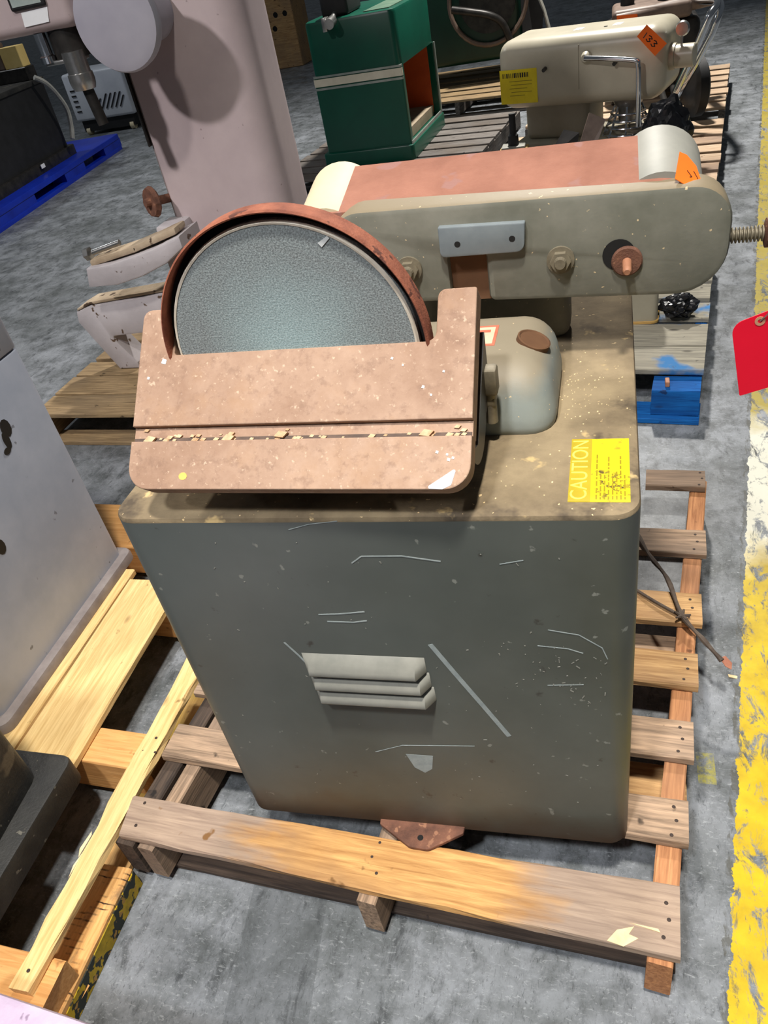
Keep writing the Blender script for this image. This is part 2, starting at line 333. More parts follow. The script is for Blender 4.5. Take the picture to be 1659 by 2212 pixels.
def tag(o, label, cat, group=None, kind=None):
    o['label'] = label; o['category'] = cat
    if group: o['group'] = group
    if kind: o['kind'] = kind
    return o
def thing(name, label, cat, loc, group=None):
    o = bpy.data.objects.new(name, None); COL.objects.link(o); o.location = loc; o.empty_display_size = 0.1
    return tag(o, label, cat, group)
def NEW(): return bmesh.new()
def box(bm, x0, x1, y0, y1, z0, z1, r=0.0, seg=2, fn=None):
    t = bmesh.new(); bmesh.ops.create_cube(t, size=1)
    for v in t.verts: v.co = Vector(((x0 + x1) / 2 + v.co.x * (x1 - x0), (y0 + y1) / 2 + v.co.y * (y1 - y0), (z0 + z1) / 2 + v.co.z * (z1 - z0)))
    if r > 0: bmesh.ops.bevel(t, geom=t.edges[:], offset=r, segments=seg, profile=0.5, affect='EDGES')
    join(bm, t, fn); return bm
def join(bm, t, fn=None):
    if fn:
        for v in t.verts: v.co = Vector(fn(v.co))
    me = bpy.data.meshes.new('tmp'); t.to_mesh(me); t.free(); bm.from_mesh(me); bpy.data.meshes.remove(me)
def basis(axis):
    a = Vector(axis).normalized(); h = Vector((0, 0, 1)) if abs(a.z) < 0.9 else Vector((1, 0, 0))
    u = h.cross(a).normalized(); w = a.cross(u); return a, u, w
def cyl(bm, p0, p1, r0, r1=None, n=20, caps=True):
    p0, p1 = Vector(p0), Vector(p1); r1 = r0 if r1 is None else r1
    a, u, w = basis(p1 - p0)
    A = [bm.verts.new(p0 + (u * math.cos(2 * PI * i / n) + w * math.sin(2 * PI * i / n)) * r0) for i in range(n)]
    B = [bm.verts.new(p1 + (u * math.cos(2 * PI * i / n) + w * math.sin(2 * PI * i / n)) * r1) for i in range(n)]
    for i in range(n): bm.faces.new((A[i], A[(i + 1) % n], B[(i + 1) % n], B[i]))
    if caps: bm.faces.new(A[::-1]); bm.faces.new(B)
    return bm
def lathe(bm, origin, axis, prof, n=28, caps=True):
    """prof: list of (distance along axis, radius)"""
    o = Vector(origin); a, u, w = basis(axis); rings = []
    for d, r in prof:
        if r < 1e-5: rings.append([bm.verts.new(o + a * d)])
        else: rings.append([bm.verts.new(o + a * d + (u * math.cos(2 * PI * i / n) + w * math.sin(2 * PI * i / n)) * r) for i in range(n)])
    for A, B in zip(rings, rings[1:]):
        for i in range(n):
            j = (i + 1) % n
            if len(A) == 1 and len(B) == 1: continue
            if len(A) == 1: bm.faces.new((A[0], B[j], B[i]))
            elif len(B) == 1: bm.faces.new((A[i], A[j], B[0]))
            else: bm.faces.new((A[i], A[j], B[j], B[i]))
    if caps and len(rings[0]) > 1: bm.faces.new(rings[0][::-1])
    if caps and len(rings[-1]) > 1: bm.faces.new(rings[-1])
    return bm
def tube(bm, pts, r, n=10):
    pts = [Vector(p) for p in pts]; rs = r if isinstance(r, (list, tuple)) else [r] * len(pts)
    prev = None; up = None
    for i, p in enumerate(pts):
        d = (pts[min(i + 1, len(pts) - 1)] - pts[max(i - 1, 0)]).normalized()
        if up is None: _, u, w = basis(d)
        else: u = (up - d * up.dot(d)).normalized(); w = d.cross(u)
        up = u
        ring = [bm.verts.new(p + (u * math.cos(2 * PI * k / n) + w * math.sin(2 * PI * k / n)) * rs[i]) for k in range(n)]
        if prev:
            for k in range(n): bm.faces.new((prev[k], prev[(k + 1) % n], ring[(k + 1) % n], ring[k]))
        else: bm.faces.new(ring[::-1])
        prev = ring
    bm.faces.new(prev); return bm
def curve(pts, n=6):
    """Catmull-Rom through pts"""
    P = [Vector(p) for p in pts]; P = [P[0] * 2 - P[1]] + P + [P[-1] * 2 - P[-2]]; out = []
    for i in range(1, len(P) - 2):
        for k in range(n):
            t = k / n; a, b, c, d = P[i - 1:i + 3]
            out.append(0.5 * ((2 * b) + (c - a) * t + (2 * a - 5 * b + 4 * c - d) * t * t + (3 * b - a - 3 * c + d) * t ** 3))
    out.append(P[-2]); return out
def fillet(pts, rad, n=6):
    """round the corners of a closed 2D polygon; rad = number or list"""
    out = []; N = len(pts)
    for i in range(N):
        r = rad[i] if isinstance(rad, (list, tuple)) else rad
        p = Vector(pts[i]); a = Vector(pts[i - 1]) - p; b = Vector(pts[(i + 1) % N]) - p
        if r <= 0: out.append(tuple(p)); continue
        da, db = a.normalized(), b.normalized(); ang = da.angle(db); t = min(r / math.tan(ang / 2), a.length * .49, b.length * .49); r = t * math.tan(ang / 2)
        c = p + (da + db).normalized() * (r / math.sin(ang / 2)); s = p + da * t - c; e = p + db * t - c
        th = s.angle_signed(e)
        for k in range(n + 1):
            v = s.copy(); v.rotate(Matrix.Rotation(-th * k / n, 2)); out.append(tuple(c + v))
    return out
def prism(bm, pts, d0, d1, axis='z', bev=0.0, bevb=0.0):
    """extrude a closed 2D outline; axis z: (x,y) outline; axis y: (x,z) outline; axis x: (y,z) outline; bev rounds the d1 side, bevb the d0 side"""
    P = [Vector(p) for p in pts]; N = len(P)
    area = sum(P[i].x * P[(i + 1) % N].y - P[(i + 1) % N].x * P[i].y for i in range(N))
    if area < 0: P = P[::-1]
    nor = []
    for i in range(N):
        e1 = (P[i] - P[i - 1]); e2 = (P[(i + 1) % N] - P[i])
        if e1.length < 1e-9: e1 = e2
        if e2.length < 1e-9: e2 = e1
        n1 = Vector((-e1.y, e1.x)).normalized(); n2 = Vector((-e2.y, e2.x)).normalized(); s = n1 + n2
        nor.append(s / max(s.dot(n1), 0.3) if s.length > 1e-6 else n1)
    sg = 1 if d1 > d0 else -1
    lv = []
    if bevb: lv += [(d0, bevb), (d0 + sg * bevb * .3, bevb * .3), (d0 + sg * bevb, 0)]
    else: lv += [(d0, 0)]
    if bev: lv += [(d1 - sg * bev, 0), (d1 - sg * bev * .3, bev * .3), (d1, bev)]
    else: lv += [(d1, 0)]
    def co(p, d): return (p.x, p.y, d) if axis == 'z' else ((p.x, d, p.y) if axis == 'y' else (d, p.x, p.y))
    rings = [[bm.verts.new(co(P[i] + nor[i] * ins, d)) for i in range(N)] for d, ins in lv]
    for A, B in zip(rings, rings[1:]):
        for i in range(N): bm.faces.new((A[i], A[(i + 1) % N], B[(i + 1) % N], B[i]))
    bm.faces.new(rings[0][::-1]); bm.faces.new(rings[-1]); return bm
def quad(bm, a, b, c, d): bm.faces.new([bm.verts.new(p) for p in (a, b, c, d)]); return bm
def slab(bm, pts3, n, th):
    """thin plate: polygon in space extruded along n by th"""
    n = Vector(n).normalized() * th; A = [bm.verts.new(p) for p in pts3]; B = [bm.verts.new(Vector(p) + n) for p in pts3]
    k = len(A)
    for i in range(k): bm.faces.new((A[i], A[(i + 1) % k], B[(i + 1) % k], B[i]))
    bm.faces.new(A[::-1]); bm.faces.new(B); return bm
def text_mesh(name, s, size, mat, parent, origin, xdir, ydir, ext=0.0002, align='LEFT'):
    cu = bpy.data.curves.new(name, 'FONT'); cu.body = s; cu.size = size; cu.extrude = ext; cu.align_x = align; cu.align_y = 'CENTER'
    t = bpy.data.objects.new(name, cu); COL.objects.link(t)
    me = bpy.data.meshes.new_from_object(t.evaluated_get(bpy.context.evaluated_depsgraph_get()))
    bpy.data.objects.remove(t); bpy.data.curves.remove(cu)
    x = Vector(xdir).normalized(); y = Vector(ydir).normalized(); z = x.cross(y); o = Vector(origin)
    me.transform(Matrix(((x.x, y.x, z.x, 0), (x.y, y.y, z.y, 0), (x.z, y.z, z.z, 0), (0, 0, 0, 1))))
    me.materials.clear(); me.materials.append(M[mat]); me.name = name
    ob = bpy.data.objects.new(name, me); COL.objects.link(ob); ob.parent = parent; ob.location = o - loc_of(parent); return ob

def plank(parent, name, p0, p1, w, z0, z1, mat, w1=None, sk0=0.0, sk1=0.0, jag=0.0, seg=8, label=None, rough=0.0012):
    """board with its long axis from p0 to p1 (x,y), worn edges; sk = slanted ends, jag = splintered far end"""
    p0, p1 = Vector(p0), Vector(p1); d = p1 - p0; L = d.length; w1 = w if w1 is None else w1
    bm = bmesh.new(); rings = []; ch = min(0.003, (z1 - z0) * .2); H = (z1 - z0)
    for i in range(seg + 1):
        t = i / seg; ww = w + (w1 - w) * t; x = -L / 2 + L * t; r = []
        for (yy, zz) in ((-.5, 0), (.5, 0), (.5, 1), (-.5, 1)):
            for q in ((0, 1) if (yy < 0) == (zz == 0) else (1, 0)):
                cy = yy * ww + (0 if q == 0 else (ch if yy < 0 else -ch)); cz = zz * H + ((ch if zz == 0 else -ch) if q == 0 else 0)
                jy = random.uniform(-1, 1) * rough; jz = random.uniform(-1, 1) * rough * .5 if zz else 0
                xx = x + ((sk0 * yy) if i == 0 else (sk1 * yy if i == seg else 0))
                if jag and i == seg: xx -= random.uniform(0, jag)
                r.append(bm.verts.new((xx, cy + jy, cz + jz)))
        rings.append(r)
    for A, B in zip(rings, rings[1:]):
        for k in range(8): bm.faces.new((A[k], A[(k + 1) % 8], B[(k + 1) % 8], B[k]))
    bm.faces.new(rings[0][::-1]); bm.faces.new(rings[-1])
    bmesh.ops.recalc_face_normals(bm, faces=bm.faces)
    me = bpy.data.meshes.new(name); bm.to_mesh(me); bm.free(); me.materials.append(M[mat])
    o = bpy.data.objects.new(name, me); COL.objects.link(o)
    wl = Vector(((p0.x + p1.x) / 2, (p0.y + p1.y) / 2, z0))
    if parent is not None: o.parent = parent; o.location = wl - loc_of(parent)
    else: o.location = wl
    o.rotation_euler = (0, 0, math.atan2(d.y, d.x))
    if label: o['label'] = label
    return o
NAILME = None
def nail(board, x, y, z):
    """rusty nail head on a board, world coordinates"""
    global NAILME
    if NAILME is None:
        b = bmesh.new(); lathe(b, (0, 0, 0), (0, 0, 1), [(-0.004, 0.0018), (0, 0.0034), (0.0006, 0.0027), (0.0008, 0)], 8)
        NAILME = bpy.data.meshes.new('nail'); b.to_mesh(NAILME); b.free(); NAILME.materials.append(M['nail'])
    o = bpy.data.objects.new('nail', NAILME); COL.objects.link(o); o.parent = board
    o.location = wm(board).inverted() @ Vector((x, y, z)); return o

# ------------------------------------------------------------------ the setting
b = NEW(); N = 12
g = [[b.verts.new((-42 + 60 * i / N, -8 + 78 * j / N, 0)) for j in range(N + 1)] for i in range(N + 1)]
for i in range(N):
    for j in range(N): b.faces.new((g[i][j], g[i + 1][j], g[i + 1][j + 1], g[i][j + 1]))
fl = obj('floor', b, 'concrete', loc=(0, 0, 0)); fl['kind'] = 'structure'
fl['label'] = 'stained grey concrete warehouse floor with worn yellow aisle line'

# ------------------------------------------------------------------ main pallet under the sander
pal = thing('wooden_pallet', 'worn brown wooden pallet carrying the grey disc sander', 'pallet', (-0.36, 1.15, 0))
ST = 0.121   # stringer top
def lx(y): return 0.108 + (y - 0.55) * 0.1215      # outer right edge of the pallet
fb = plank(pal, 'deck_board', (-0.917, 0.657), (0.1155, 0.6065), 0.083, 0.1212, 0.141, 'board_orange', w1=0.112, seg=14, sk0=-0.015, rough=0.002,
           label='wide orange-brown front deck board with dark stains and a splintered corner')
boards = [fb]
for (yl, yr, w, m) in ((0.836, 0.778, 0.082, 'board_grey'), (1.005, 0.948, 0.086, 'board_grey'), (1.180, 1.121, 0.090, 'board_tan'),
                       (1.355, 1.297, 0.094, 'board_tan'), (1.580, 1.523, 0.090, 'board_grey')):
    boards.append(plank(pal, 'deck_board', (-0.905, yl), (lx(yr) + 0.004, yr), w, 0.1212, 0.141, m, seg=10))
boards.append(plank(pal, 'deck_board', (0.10, 1.79), (0.250, 1.782), 0.075, 0.1212, 0.141, 'board_grey', seg=4, label='short broken rear deck board'))
plank(pal, 'deck_board', (-0.88, 1.84), (-0.30, 1.81), 0.085, 0.1212, 0.141, 'board_grey', seg=6)
# stringers (the left one is doubled)
plank(pal, 'stringer', (lx(0.545) - 0.024, 0.545), (lx(1.80) - 0.024, 1.80), 0.040, 0.018, 0.121, 'stringer')
plank(pal, 'stringer', (-0.398, 0.568), (-0.26, 1.82), 0.038, 0.018, 0.121, 'board_grey')
plank(pal, 'stringer', (-0.905, 0.606), (-0.77, 1.85), 0.042, 0.018, 0.121, 'board_dark')
plank(pal, 'stringer', (-0.857, 0.603), (-0.72, 1.85), 0.036, 0.018, 0.121, 'board_grey')
for y0, w, m in ((0.612, 0.06, 'board_dark'), (0.93, 0.08, 'board_tan'), (1.28, 0.085, 'board_grey'), (1.66, 0.09, 'pale_wood')):
    plank(pal, 'bottom_board', (-0.90, y0 + 0.05), (lx(y0), y0), w, 0.0, 0.0178, m)
for bd in boards[:7]:
    cy = loc_of(bd).y
    for k, dy in enumerate((-0.028, 0.0, 0.026)):
        y = (0.606 if bd is fb else {1: 0.778, 2: 0.948, 3: 1.121, 4: 1.297, 5: 1.523, 6: 1.782}[boards.index(bd)]) + dy
        nail(bd, lx(y) - 0.022 + (k % 2) * 0.006, y, 0.1412)
for (x, y) in ((-0.89, 0.685), (-0.885, 0.637), (-0.40, 0.640), (-0.385, 0.612), (-0.392, 0.668)): nail(fb, x, y, 0.1412)
# splintered pale corner of the front board
b = NEW()
slab(b, [(0.005, 0.5595, 0.1405), (0.030, 0.5545, 0.1405), (0.052, 0.570, 0.1408), (0.038, 0.574, 0.1412), (0.046, 0.587, 0.1412), (0.020, 0.578, 0.1412)], (0, 0, 1), 0.0016)
slab(b, [(0.040, 0.592, 0.1412), (0.085, 0.584, 0.1412), (0.082, 0.589, 0.1414)], (0, 0, 1), 0.0012)
obj('splinter', b, 'chip', fb, label='pale torn splinter')

# ------------------------------------------------------------------ disc and belt sander
sd = thing('disc_belt_sander', 'grey-green disc and belt sander with a rusty tilted table', 'sander', (-0.31, 1.03, 0.1415))
ZB, ZT = 0.1415, 0.868
foot = [(0.038, 0.722), (0.038, 1.37), (-0.664, 1.37), (-0.662, 0.702)]
out = fillet(foot, 0.034, 7)
b = NEW(); prism(b, out, ZB, ZT - 0.008, 'z')
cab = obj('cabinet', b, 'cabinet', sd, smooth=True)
b = NEW(); prism(b, out, ZT - 0.008, ZT, 'z', bev=0.006)
top = obj('top_plate', b, 'dirty_top', cab, smooth=True, label='dust-caked brown top plate')
def fy(x): return 0.702 + (x + 0.662) / 0.70 * 0.020     # front face of the cabinet
# louvers pressed out of the front
for k in range(3):
    zt = 0.606 - k * 0.0325; x0 = -0.440 + k * 0.002; x1 = -0.255 + k * 0.003; hgt = 0.031; dep = 0.021
    b = NEW(); rows = []
    for (t, d) in ((0, 0.0), (0.30, 0.62), (0.62, 0.92), (0.90, 1.0), (1.0, 0.92)):
        ins = 0.010 * (1 - t); e = 0.012
        xs = [x0 - 0.002, x0 + ins * 0 + e * 0.9, x1 - e * 0.9, x1 + 0.002]
        ds = [0, d, d, 0]
        rows.append([b.verts.new((x, fy(x) - 0.0004 - dep * q, zt - hgt * t)) for x, q in zip(xs, ds)])
    for A, Bq in zip(rows, rows[1:]):
        for i in range(3): b.faces.new((A[i], A[i + 1], Bq[i + 1], Bq[i]))
    obj('louver', b, 'louver', cab, smooth=True)
    b = NEW(); slab(b, [(x0 + 0.006, fy(x0) - 0.0003, zt - hgt - 0.004), (x1 - 0.006, fy(x1) - 0.0003, zt - hgt - 0.004), (x1 - 0.006, fy(x1) - 0.0003, zt - hgt + 0.006), (x0 + 0.006, fy(x0) - 0.0003, zt - hgt + 0.006)], (0, -1, 0), 0.0004)
    obj('louver_slot', b, 'black_gap', cab)
# foot flange with a bolt hole
b = NEW()
pts = fillet([(-0.400, 0.715), (-0.398, 0.700), (-0.335, 0.664), (-0.300, 0.663), (-0.243, 0.702), (-0.241, 0.722)], [0, .004, .02, .02, .004, 0], 4)
prism(b, pts, 0.1415, 0.149, 'z', bev=0.002)
ff = obj('foot_flange', b, 'rust_brown', cab, label='rusty brown bolt-down foot flange')
b = NEW(); lathe(b, (-0.318, 0.683, 0.1488), (0, 0, 1), [(0, 0.0055), (0.0006, 0.0055), (0.0006, 0)], 14)
obj('bolt_hole', b, 'black_gap', ff)
# scratches and scuffs on the front paint (shallow marks)
def mark(bm, pts, w, off=0.0005):
    for (p, q) in zip(pts, pts[1:]):
        p, q = Vector(p), Vector(q); d = (q - p).normalized(); nn = Vector((-d.y, d.x)) * w / 2
        P = [p - nn, q - nn, q + nn, p + nn]
        slab(bm, [(v.x, fy(v.x) - off * .2, v.y) for v in P], (0, -1, 0), off)
b = NEW()
mark(b, [(-0.240, 0.635), (-0.212, 0.575), (-0.176, 0.500), (-0.143, 0.430)], 0.0075)
obj('scratch', b, 'scratch', cab, label='long diagonal grey scratch')
for pts_, w_ in (([(-0.325, 0.790), (-0.310, 0.802), (-0.255, 0.803), (-0.205, 0.794)], 0.0018), ([(-0.395, 0.690), (-0.365, 0.692), (-0.325, 0.698)], 0.002), ([(-0.385, 0.676), (-0.345, 0.676), (-0.325, 0.680)], 0.002),
                 ([(-0.40, 0.848), (-0.37, 0.857), (-0.33, 0.862)], 0.0010), ([(-0.075, 0.672), (-0.035, 0.664), (-0.005, 0.640), (0.002, 0.618)], 0.0014), ([(-0.090, 0.640), (-0.05, 0.636), (-0.03, 0.628)], 0.0014),
                 ([(-0.37, 0.362), (-0.32, 0.386), (-0.26, 0.392), (-0.20, 0.398)], 0.0010), ([(-0.08, 0.557), (-0.03, 0.562)], 0.0010), ([(-0.13, 0.79), (-0.10, 0.797)], 0.0012), ([(-0.464, 0.628), (-0.448, 0.600), (-0.436, 0.575)], 0.003)):
    b = NEW(); mark(b, pts_, w_); obj('scratch', b, 'scratch', cab)
b = NEW(); slab(b, [(-0.318, fy(-0.31), 0.362), (-0.272, fy(-0.27), 0.362), (-0.278, fy(-0.28), 0.325), (-0.292, fy(-0.29), 0.312), (-0.308, fy(-0.3), 0.325)], (0, -1, 0), 0.0004)
obj('scuff', b, 'scratch', cab)
b = NEW(); rs = random.Random(3)
for k in range(110):
    if k < 60: x, z = rs.gauss(-0.06, 0.05), rs.gauss(0.57, 0.055)
    else: x, z = rs.uniform(-0.6, 0.01), rs.uniform(0.24, 0.83)
    if x > 0.0 or x < -0.62: continue
    s = rs.uniform(0.0005, 0.0022) * rs.choice((0.5, 0.7, 1, 1.5)); a = rs.uniform(0, 3)
    mark(b, [(x - s * math.cos(a), z - s * math.sin(a)), (x + s * math.cos(a), z + s * math.sin(a))], rs.uniform(0.0005, 0.0016))
sp = obj('paint_specks', b, 'louver', cab); sp['kind'] = 'stuff'

# caution label
lb = NEW(); box(lb, -0.046, 0.026, 0.745, 0.880, ZT, ZT + 0.0006)
lab = obj('caution_label', lb, 'worn_label', sd, label='worn yellow CAUTION label')
b = NEW(); box(b, -0.046, -0.020, 0.745, 0.880, ZT + 0.0006, ZT + 0.0009); obj('label_band', b, 'label_band', lab)
text_mesh('lettering', 'CAUTION', 0.0285, 'caution_ink', lab, (-0.033, 0.748, ZT + 0.0011), (0, 1, 0), (-1, 0, 0))
b = NEW(); rs = random.Random(5)
for k in range(8):
    x = -0.014 + k * 0.0047; y = 0.750
    while y < (0.80 if k % 3 else 0.84):
        l = rs.uniform(0.004, 0.012); box(b, x, x + 0.0019, y, y + l, ZT + 0.0006, ZT + 0.0008); y += l + rs.uniform(0.0015, 0.004)
obj('small_print', b, 'label_ink', lab)

# motor housing on the cabinet top
def mh(c):
    t = max(0, min(1, (c.z - ZT) / 0.09)); y = c.y; x = c.x
    if y < 1.0: y = y + t * 0.030
    if x > -0.2: x = x - t * 0.016
    return (x, y, c.z)
b = NEW(); box(b, -0.46, -0.064, 0.888, 1.108, ZT - 0.02, 0.958, 0.042, 6, mh)
mot = obj('motor_housing', b, 'motor', sd, smooth=True, label='rounded grey motor housing coated in sawdust')
for v in mot.data.vertices:
    pass
b = NEW(); n_ = Vector((0.38, -0.05, 0.92)); lathe(b, (-0.1020, 1.002, 0.9520), n_, [(-0.012, 0.024), (0.0045, 0.024), (0.0055, 0.022), (0.0036, 0.020), (0.0036, 0)], 24)
obj('cover_recess', b, 'dark_brown', mot, smooth=True)  # shadow of the depression put into its dark brown colour
b = NEW(); box(b, -0.216, -0.154, 0.985, 1.048, 0.9580, 0.9588); wl = obj('warning_label', b, 'red_border', mot, label='faded red-bordered label')
b = NEW(); box(b, -0.212, -0.158, 0.990, 1.042, 0.9588, 0.9592); obj('label_face', b, 'label_white', wl)
b = NEW(); box(b, -0.206, -0.164, 1.025, 1.033, 0.9592, 0.9595); box(b, -0.206, -0.176, 1.005, 1.010, 0.9592, 0.9595); obj('label_print', b, 'red_border', wl)
b = NEW(); cyl(b, (-0.38, 0.84, 1.045), (-0.38, 0.95, 1.045), 0.045); cyl(b, (-0.38, 0.90, 1.045), (-0.38, 0.98, 0.99), 0.05)
obj('arbor', b, 'dark_metal', sd, smooth=True)

# sanding disc in its rusty guard
DC = Vector((-0.38, 0.826, 1.045))
b = NEW(); lathe(b, DC, (0, 1, 0), [(0, 0.0), (0, 0.1590), (0.003, 0.1610), (0.014, 0.1610), (0.014, 0.0)], 72)
dsk = obj('sanding_disc', b, 'abrasive', sd, smooth=True, loc=DC, label='teal-grey abrasive sanding disc')
b = NEW(); lathe(b, DC + Vector((0, -0.0006, 0)), (0, 1, 0), [(0, 0.1572), (-0.0006, 0.1596), (0.0030, 0.1618), (0.0032, 0.1572)], 72, False)
obj('disc_rim', b, 'rim', dsk, smooth=True, label='frayed pale rim of the disc')
b = NEW(); mark_y = 0
slab(b, [(-0.318, 0.8255, 1.176), (-0.305, 0.8255, 1.183), (-0.303, 0.8255, 1.180), (-0.314, 0.8255, 1.171)], (0, -1, 0), 0.0004); obj('chalk_mark', b, 'white_paint', dsk)
b = NEW(); n = 64; a0, a1 = math.radians(-2), math.radians(186); prev = None
prof = [(0.820, 0.1712), (0.8175, 0.1732), (0.820, 0.1755), (0.8445, 0.1755), (0.8445, 0.0), (0.8425, 0.0), (0.8425, 0.1712), (0.824, 0.1710)]
for i in range(n + 1):
    a = a0 + (a1 - a0) * i / n; ring = [b.verts.new((DC.x + r * math.cos(a), y, DC.z + r * math.sin(a))) for y, r in prof]
    if prev:
        for k in range(len(prof)):
            j = (k + 1) % len(prof)
            if prof[k][1] == 0 and prof[j][1] == 0: continue
            b.faces.new((prev[k], prev[j], ring[j], ring[k]))
    prev = ring
bmesh.ops.remove_doubles(b, verts=b.verts, dist=1e-6)
gu = obj('disc_guard', b, 'rust', sd, smooth=True, label='rusty half-round disc guard')
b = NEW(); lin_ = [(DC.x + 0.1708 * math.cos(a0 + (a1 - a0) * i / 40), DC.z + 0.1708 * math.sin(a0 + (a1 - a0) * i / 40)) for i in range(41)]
prism(b, lin_, 0.8422, 0.8405, 'y'); obj('guard_shade', b, 'black_gap', gu, label='black sheet for the shade inside the guard')  # black sheet added as the shade in the gap around the disc

# tilting table: local (x, v up the slope, n out of the face)
TP = Vector((0, 0.70, 0.937)); TV = Vector((0, 0.17, 0.156)).normalized(); TN = Vector((0, -TV.z, TV.y))
def tb(c): return tuple(Vector((c[0], 0, 0)) + TP + TV * c[1] + TN * c[2])
def tprism(bm, pts, n0, n1, bev=0.0, bevb=0.0):
    t = NEW(); prism(t, pts, n0, n1, 'z', bev, bevb); join(bm, t, tb)
b = NEW()
front = fillet([(-0.600, -0.013), (-0.150, -0.013), (-0.150, 0.0505), (-0.600, 0.0505)], [0.030, 0.030, 0, 0], 8)
tprism(b, front, -0.030, 0.0, 0.0015, 0.004)
tprism(b, [(-0.6, 0.0505), (-0.15, 0.0505), (-0.15, 0.0705), (-0.6, 0.0705)], -0.030, -0.008)
rear = fillet([(-0.600, 0.0705), (-0.150, 0.0705), (-0.150, 0.231), (-0.197, 0.231), (-0.197, 0.1665), (-0.548, 0.1665), (-0.548, 0.231), (-0.600, 0.231)],
              [0, 0, .003, .010, .012, .004, .003, .012], 4)
tprism(b, rear, -0.030, 0.0, 0.0015)
tbl = obj('tilting_table', b, 'rust_table', sd, label='rusty brown tilted work table with a mitre groove')
b = NEW(); tprism(b, [(-0.599, 0.0512), (-0.151, 0.0512), (-0.151, 0.0560), (-0.599, 0.0560)], -0.0078, -0.0068); obj('groove_edge', b, 'table_dark', tbl)
b = NEW(); tprism(b, fillet([(-0.203, -0.0120), (-0.176, 0.006), (-0.166, 0.013), (-0.172, -0.008), (-0.182, -0.0128)], 0.002, 3), 0.0, 0.0005); obj('paint_patch', b, 'bluewhite', tbl, label='pale blue paint patch')
b = NEW(); tprism(b, [(-0.519 + 0.006 * math.cos(k), 0.004 + 0.005 * math.sin(k)) for k in [i * PI / 5 for i in range(10)]], 0.0, 0.0004); obj('paint_spot', b, 'yellow_spot', tbl)
b = NEW()
for (x, v, s) in ((-0.562, 0.158, 0.004), (-0.583, 0.136, 0.0022), (-0.250, 0.147, 0.0018), (-0.190, 0.031, 0.002), (-0.176, 0.022, 0.0022), (-0.178, 0.028, 0.0016), (-0.171, 0.024, 0.0018), (-0.21, 0.11, 0.002), (-0.186, 0.128, 0.0016), (-0.236, 0.138, 0.0014), (-0.20, 0.10, 0.0015)):
    tprism(b, [(x - s, v - s * .6), (x + s * .7, v - s), (x + s, v + s * .5), (x - s * .5, v + s)], 0.0, 0.0006)
obj('paint_flecks', b, 'white_paint', tbl)['kind'] = 'stuff'
# trunnion, clamp bolt and knob under the right arm
b = NEW()
arc = [(0.80 + 0.075 * math.cos(a), 0.985 + 0.085 * math.sin(a)) for a in [math.radians(t) for t in range(205, 321, 8)]]
prism(b, [(0.90, 1.02), (0.78, 0.93)] + arc + [(0.90, 0.93)], -0.172, -0.152, 'x')
obj('trunnion', b, 'dark_metal', sd, label='dark table trunnion')
b = NEW(); box(b, -0.160, -0.137, 0.868, 0.892, 0.944, 0.981, 0.004, 2); cyl(b, (-0.149, 0.88, 0.90), (-0.149, 0.88, 0.946), 0.008)
box(b, -0.165, -0.142, 0.872, 0.900, 0.925, 0.938, 0.003, 2)
obj('clamp_bolt', b, 'bolt', sd, smooth=True, label='square-headed table clamp bolt')
b = NEW(); cyl(b, (-0.50, 0.83, 0.90), (-0.50, 0.90, 0.90), 0.02); box(b, -0.52, -0.48, 0.80, 0.92, 0.87, 0.96, 0.006); obj('table_bracket', b, 'dark_metal', sd)

# belt unit
def bt(c): return (c.x, c.y, c.z + max(0, c.y - 1.12) * 0.25)
o_ = [(-0.405, 0.982), (-0.2275, 0.977), (-0.2275, 1.045), (-0.173, 1.045), (-0.173, 0.973), (0.155, 0.961), (0.156, 1.112), (-0.405, 1.126)]
pts = fillet(o_, [.03, .011, .003, .003, .011, .066, .052, .05], 8)
b = NEW(); prism(b, pts, 1.150, 1.098, 'y', bev=0.009)
bh = obj('belt_housing', b, 'belt_house', sd, smooth=True, label='long olive-grey belt housing with a rounded end')
b = NEW(); box(b, -0.395, 0.105, 1.140, 1.262, 0.985, 1.075, 0.012, 2, bt); obj('belt_frame', b, 'dark_metal', sd)
b = NEW(); box(b, -0.245, -0.155, 1.110, 1.116, 0.974, 1.056); obj('housing_opening', b, 'dark_brown', bh)
# sanding belt loop around the two drums
b = NEW(); loop = []
for i in range(13): a = math.radians(90 + 180 * i / 12); loop.append((-0.415 + 0.052 * math.cos(a), 1.066 + 0.052 * math.sin(a)))
for i in range(13): a = math.radians(-90 + 180 * i / 12); loop.append((0.065 + 0.052 * math.cos(a), 1.060 + 0.052 * math.sin(a)))
t = NEW(); prism(t, loop, 1.124, 1.250, 'y'); join(b, t, bt)
sb = obj('sanding_belt', b, 'belt', sd, smooth=True, label='reddish brown sanding belt')
def halfcap(cx, cz, r, a0, a1, y0, y1):
    t = NEW(); o2 = [(cx + r * math.cos(math.radians(a0 + (a1 - a0) * i / 22)), cz + r * math.sin(math.radians(a0 + (a1 - a0) * i / 22))) for i in range(23)]
    prism(t, o2, y0, y1, 'y', bev=0.006); bb = NEW(); join(bb, t, bt); return bb
obj('drum_guard', halfcap(-0.418, 1.064, 0.0605, 38, 275, 1.128, 1.262), 'cap_cream', sd, smooth=True, label='cream rounded end guard')
rg = obj('drum_guard', halfcap(0.066, 1.0605, 0.0595, -95, 127, 1.136, 1.262), 'cap_grey', sd, smooth=True, label='grey rounded end guard')
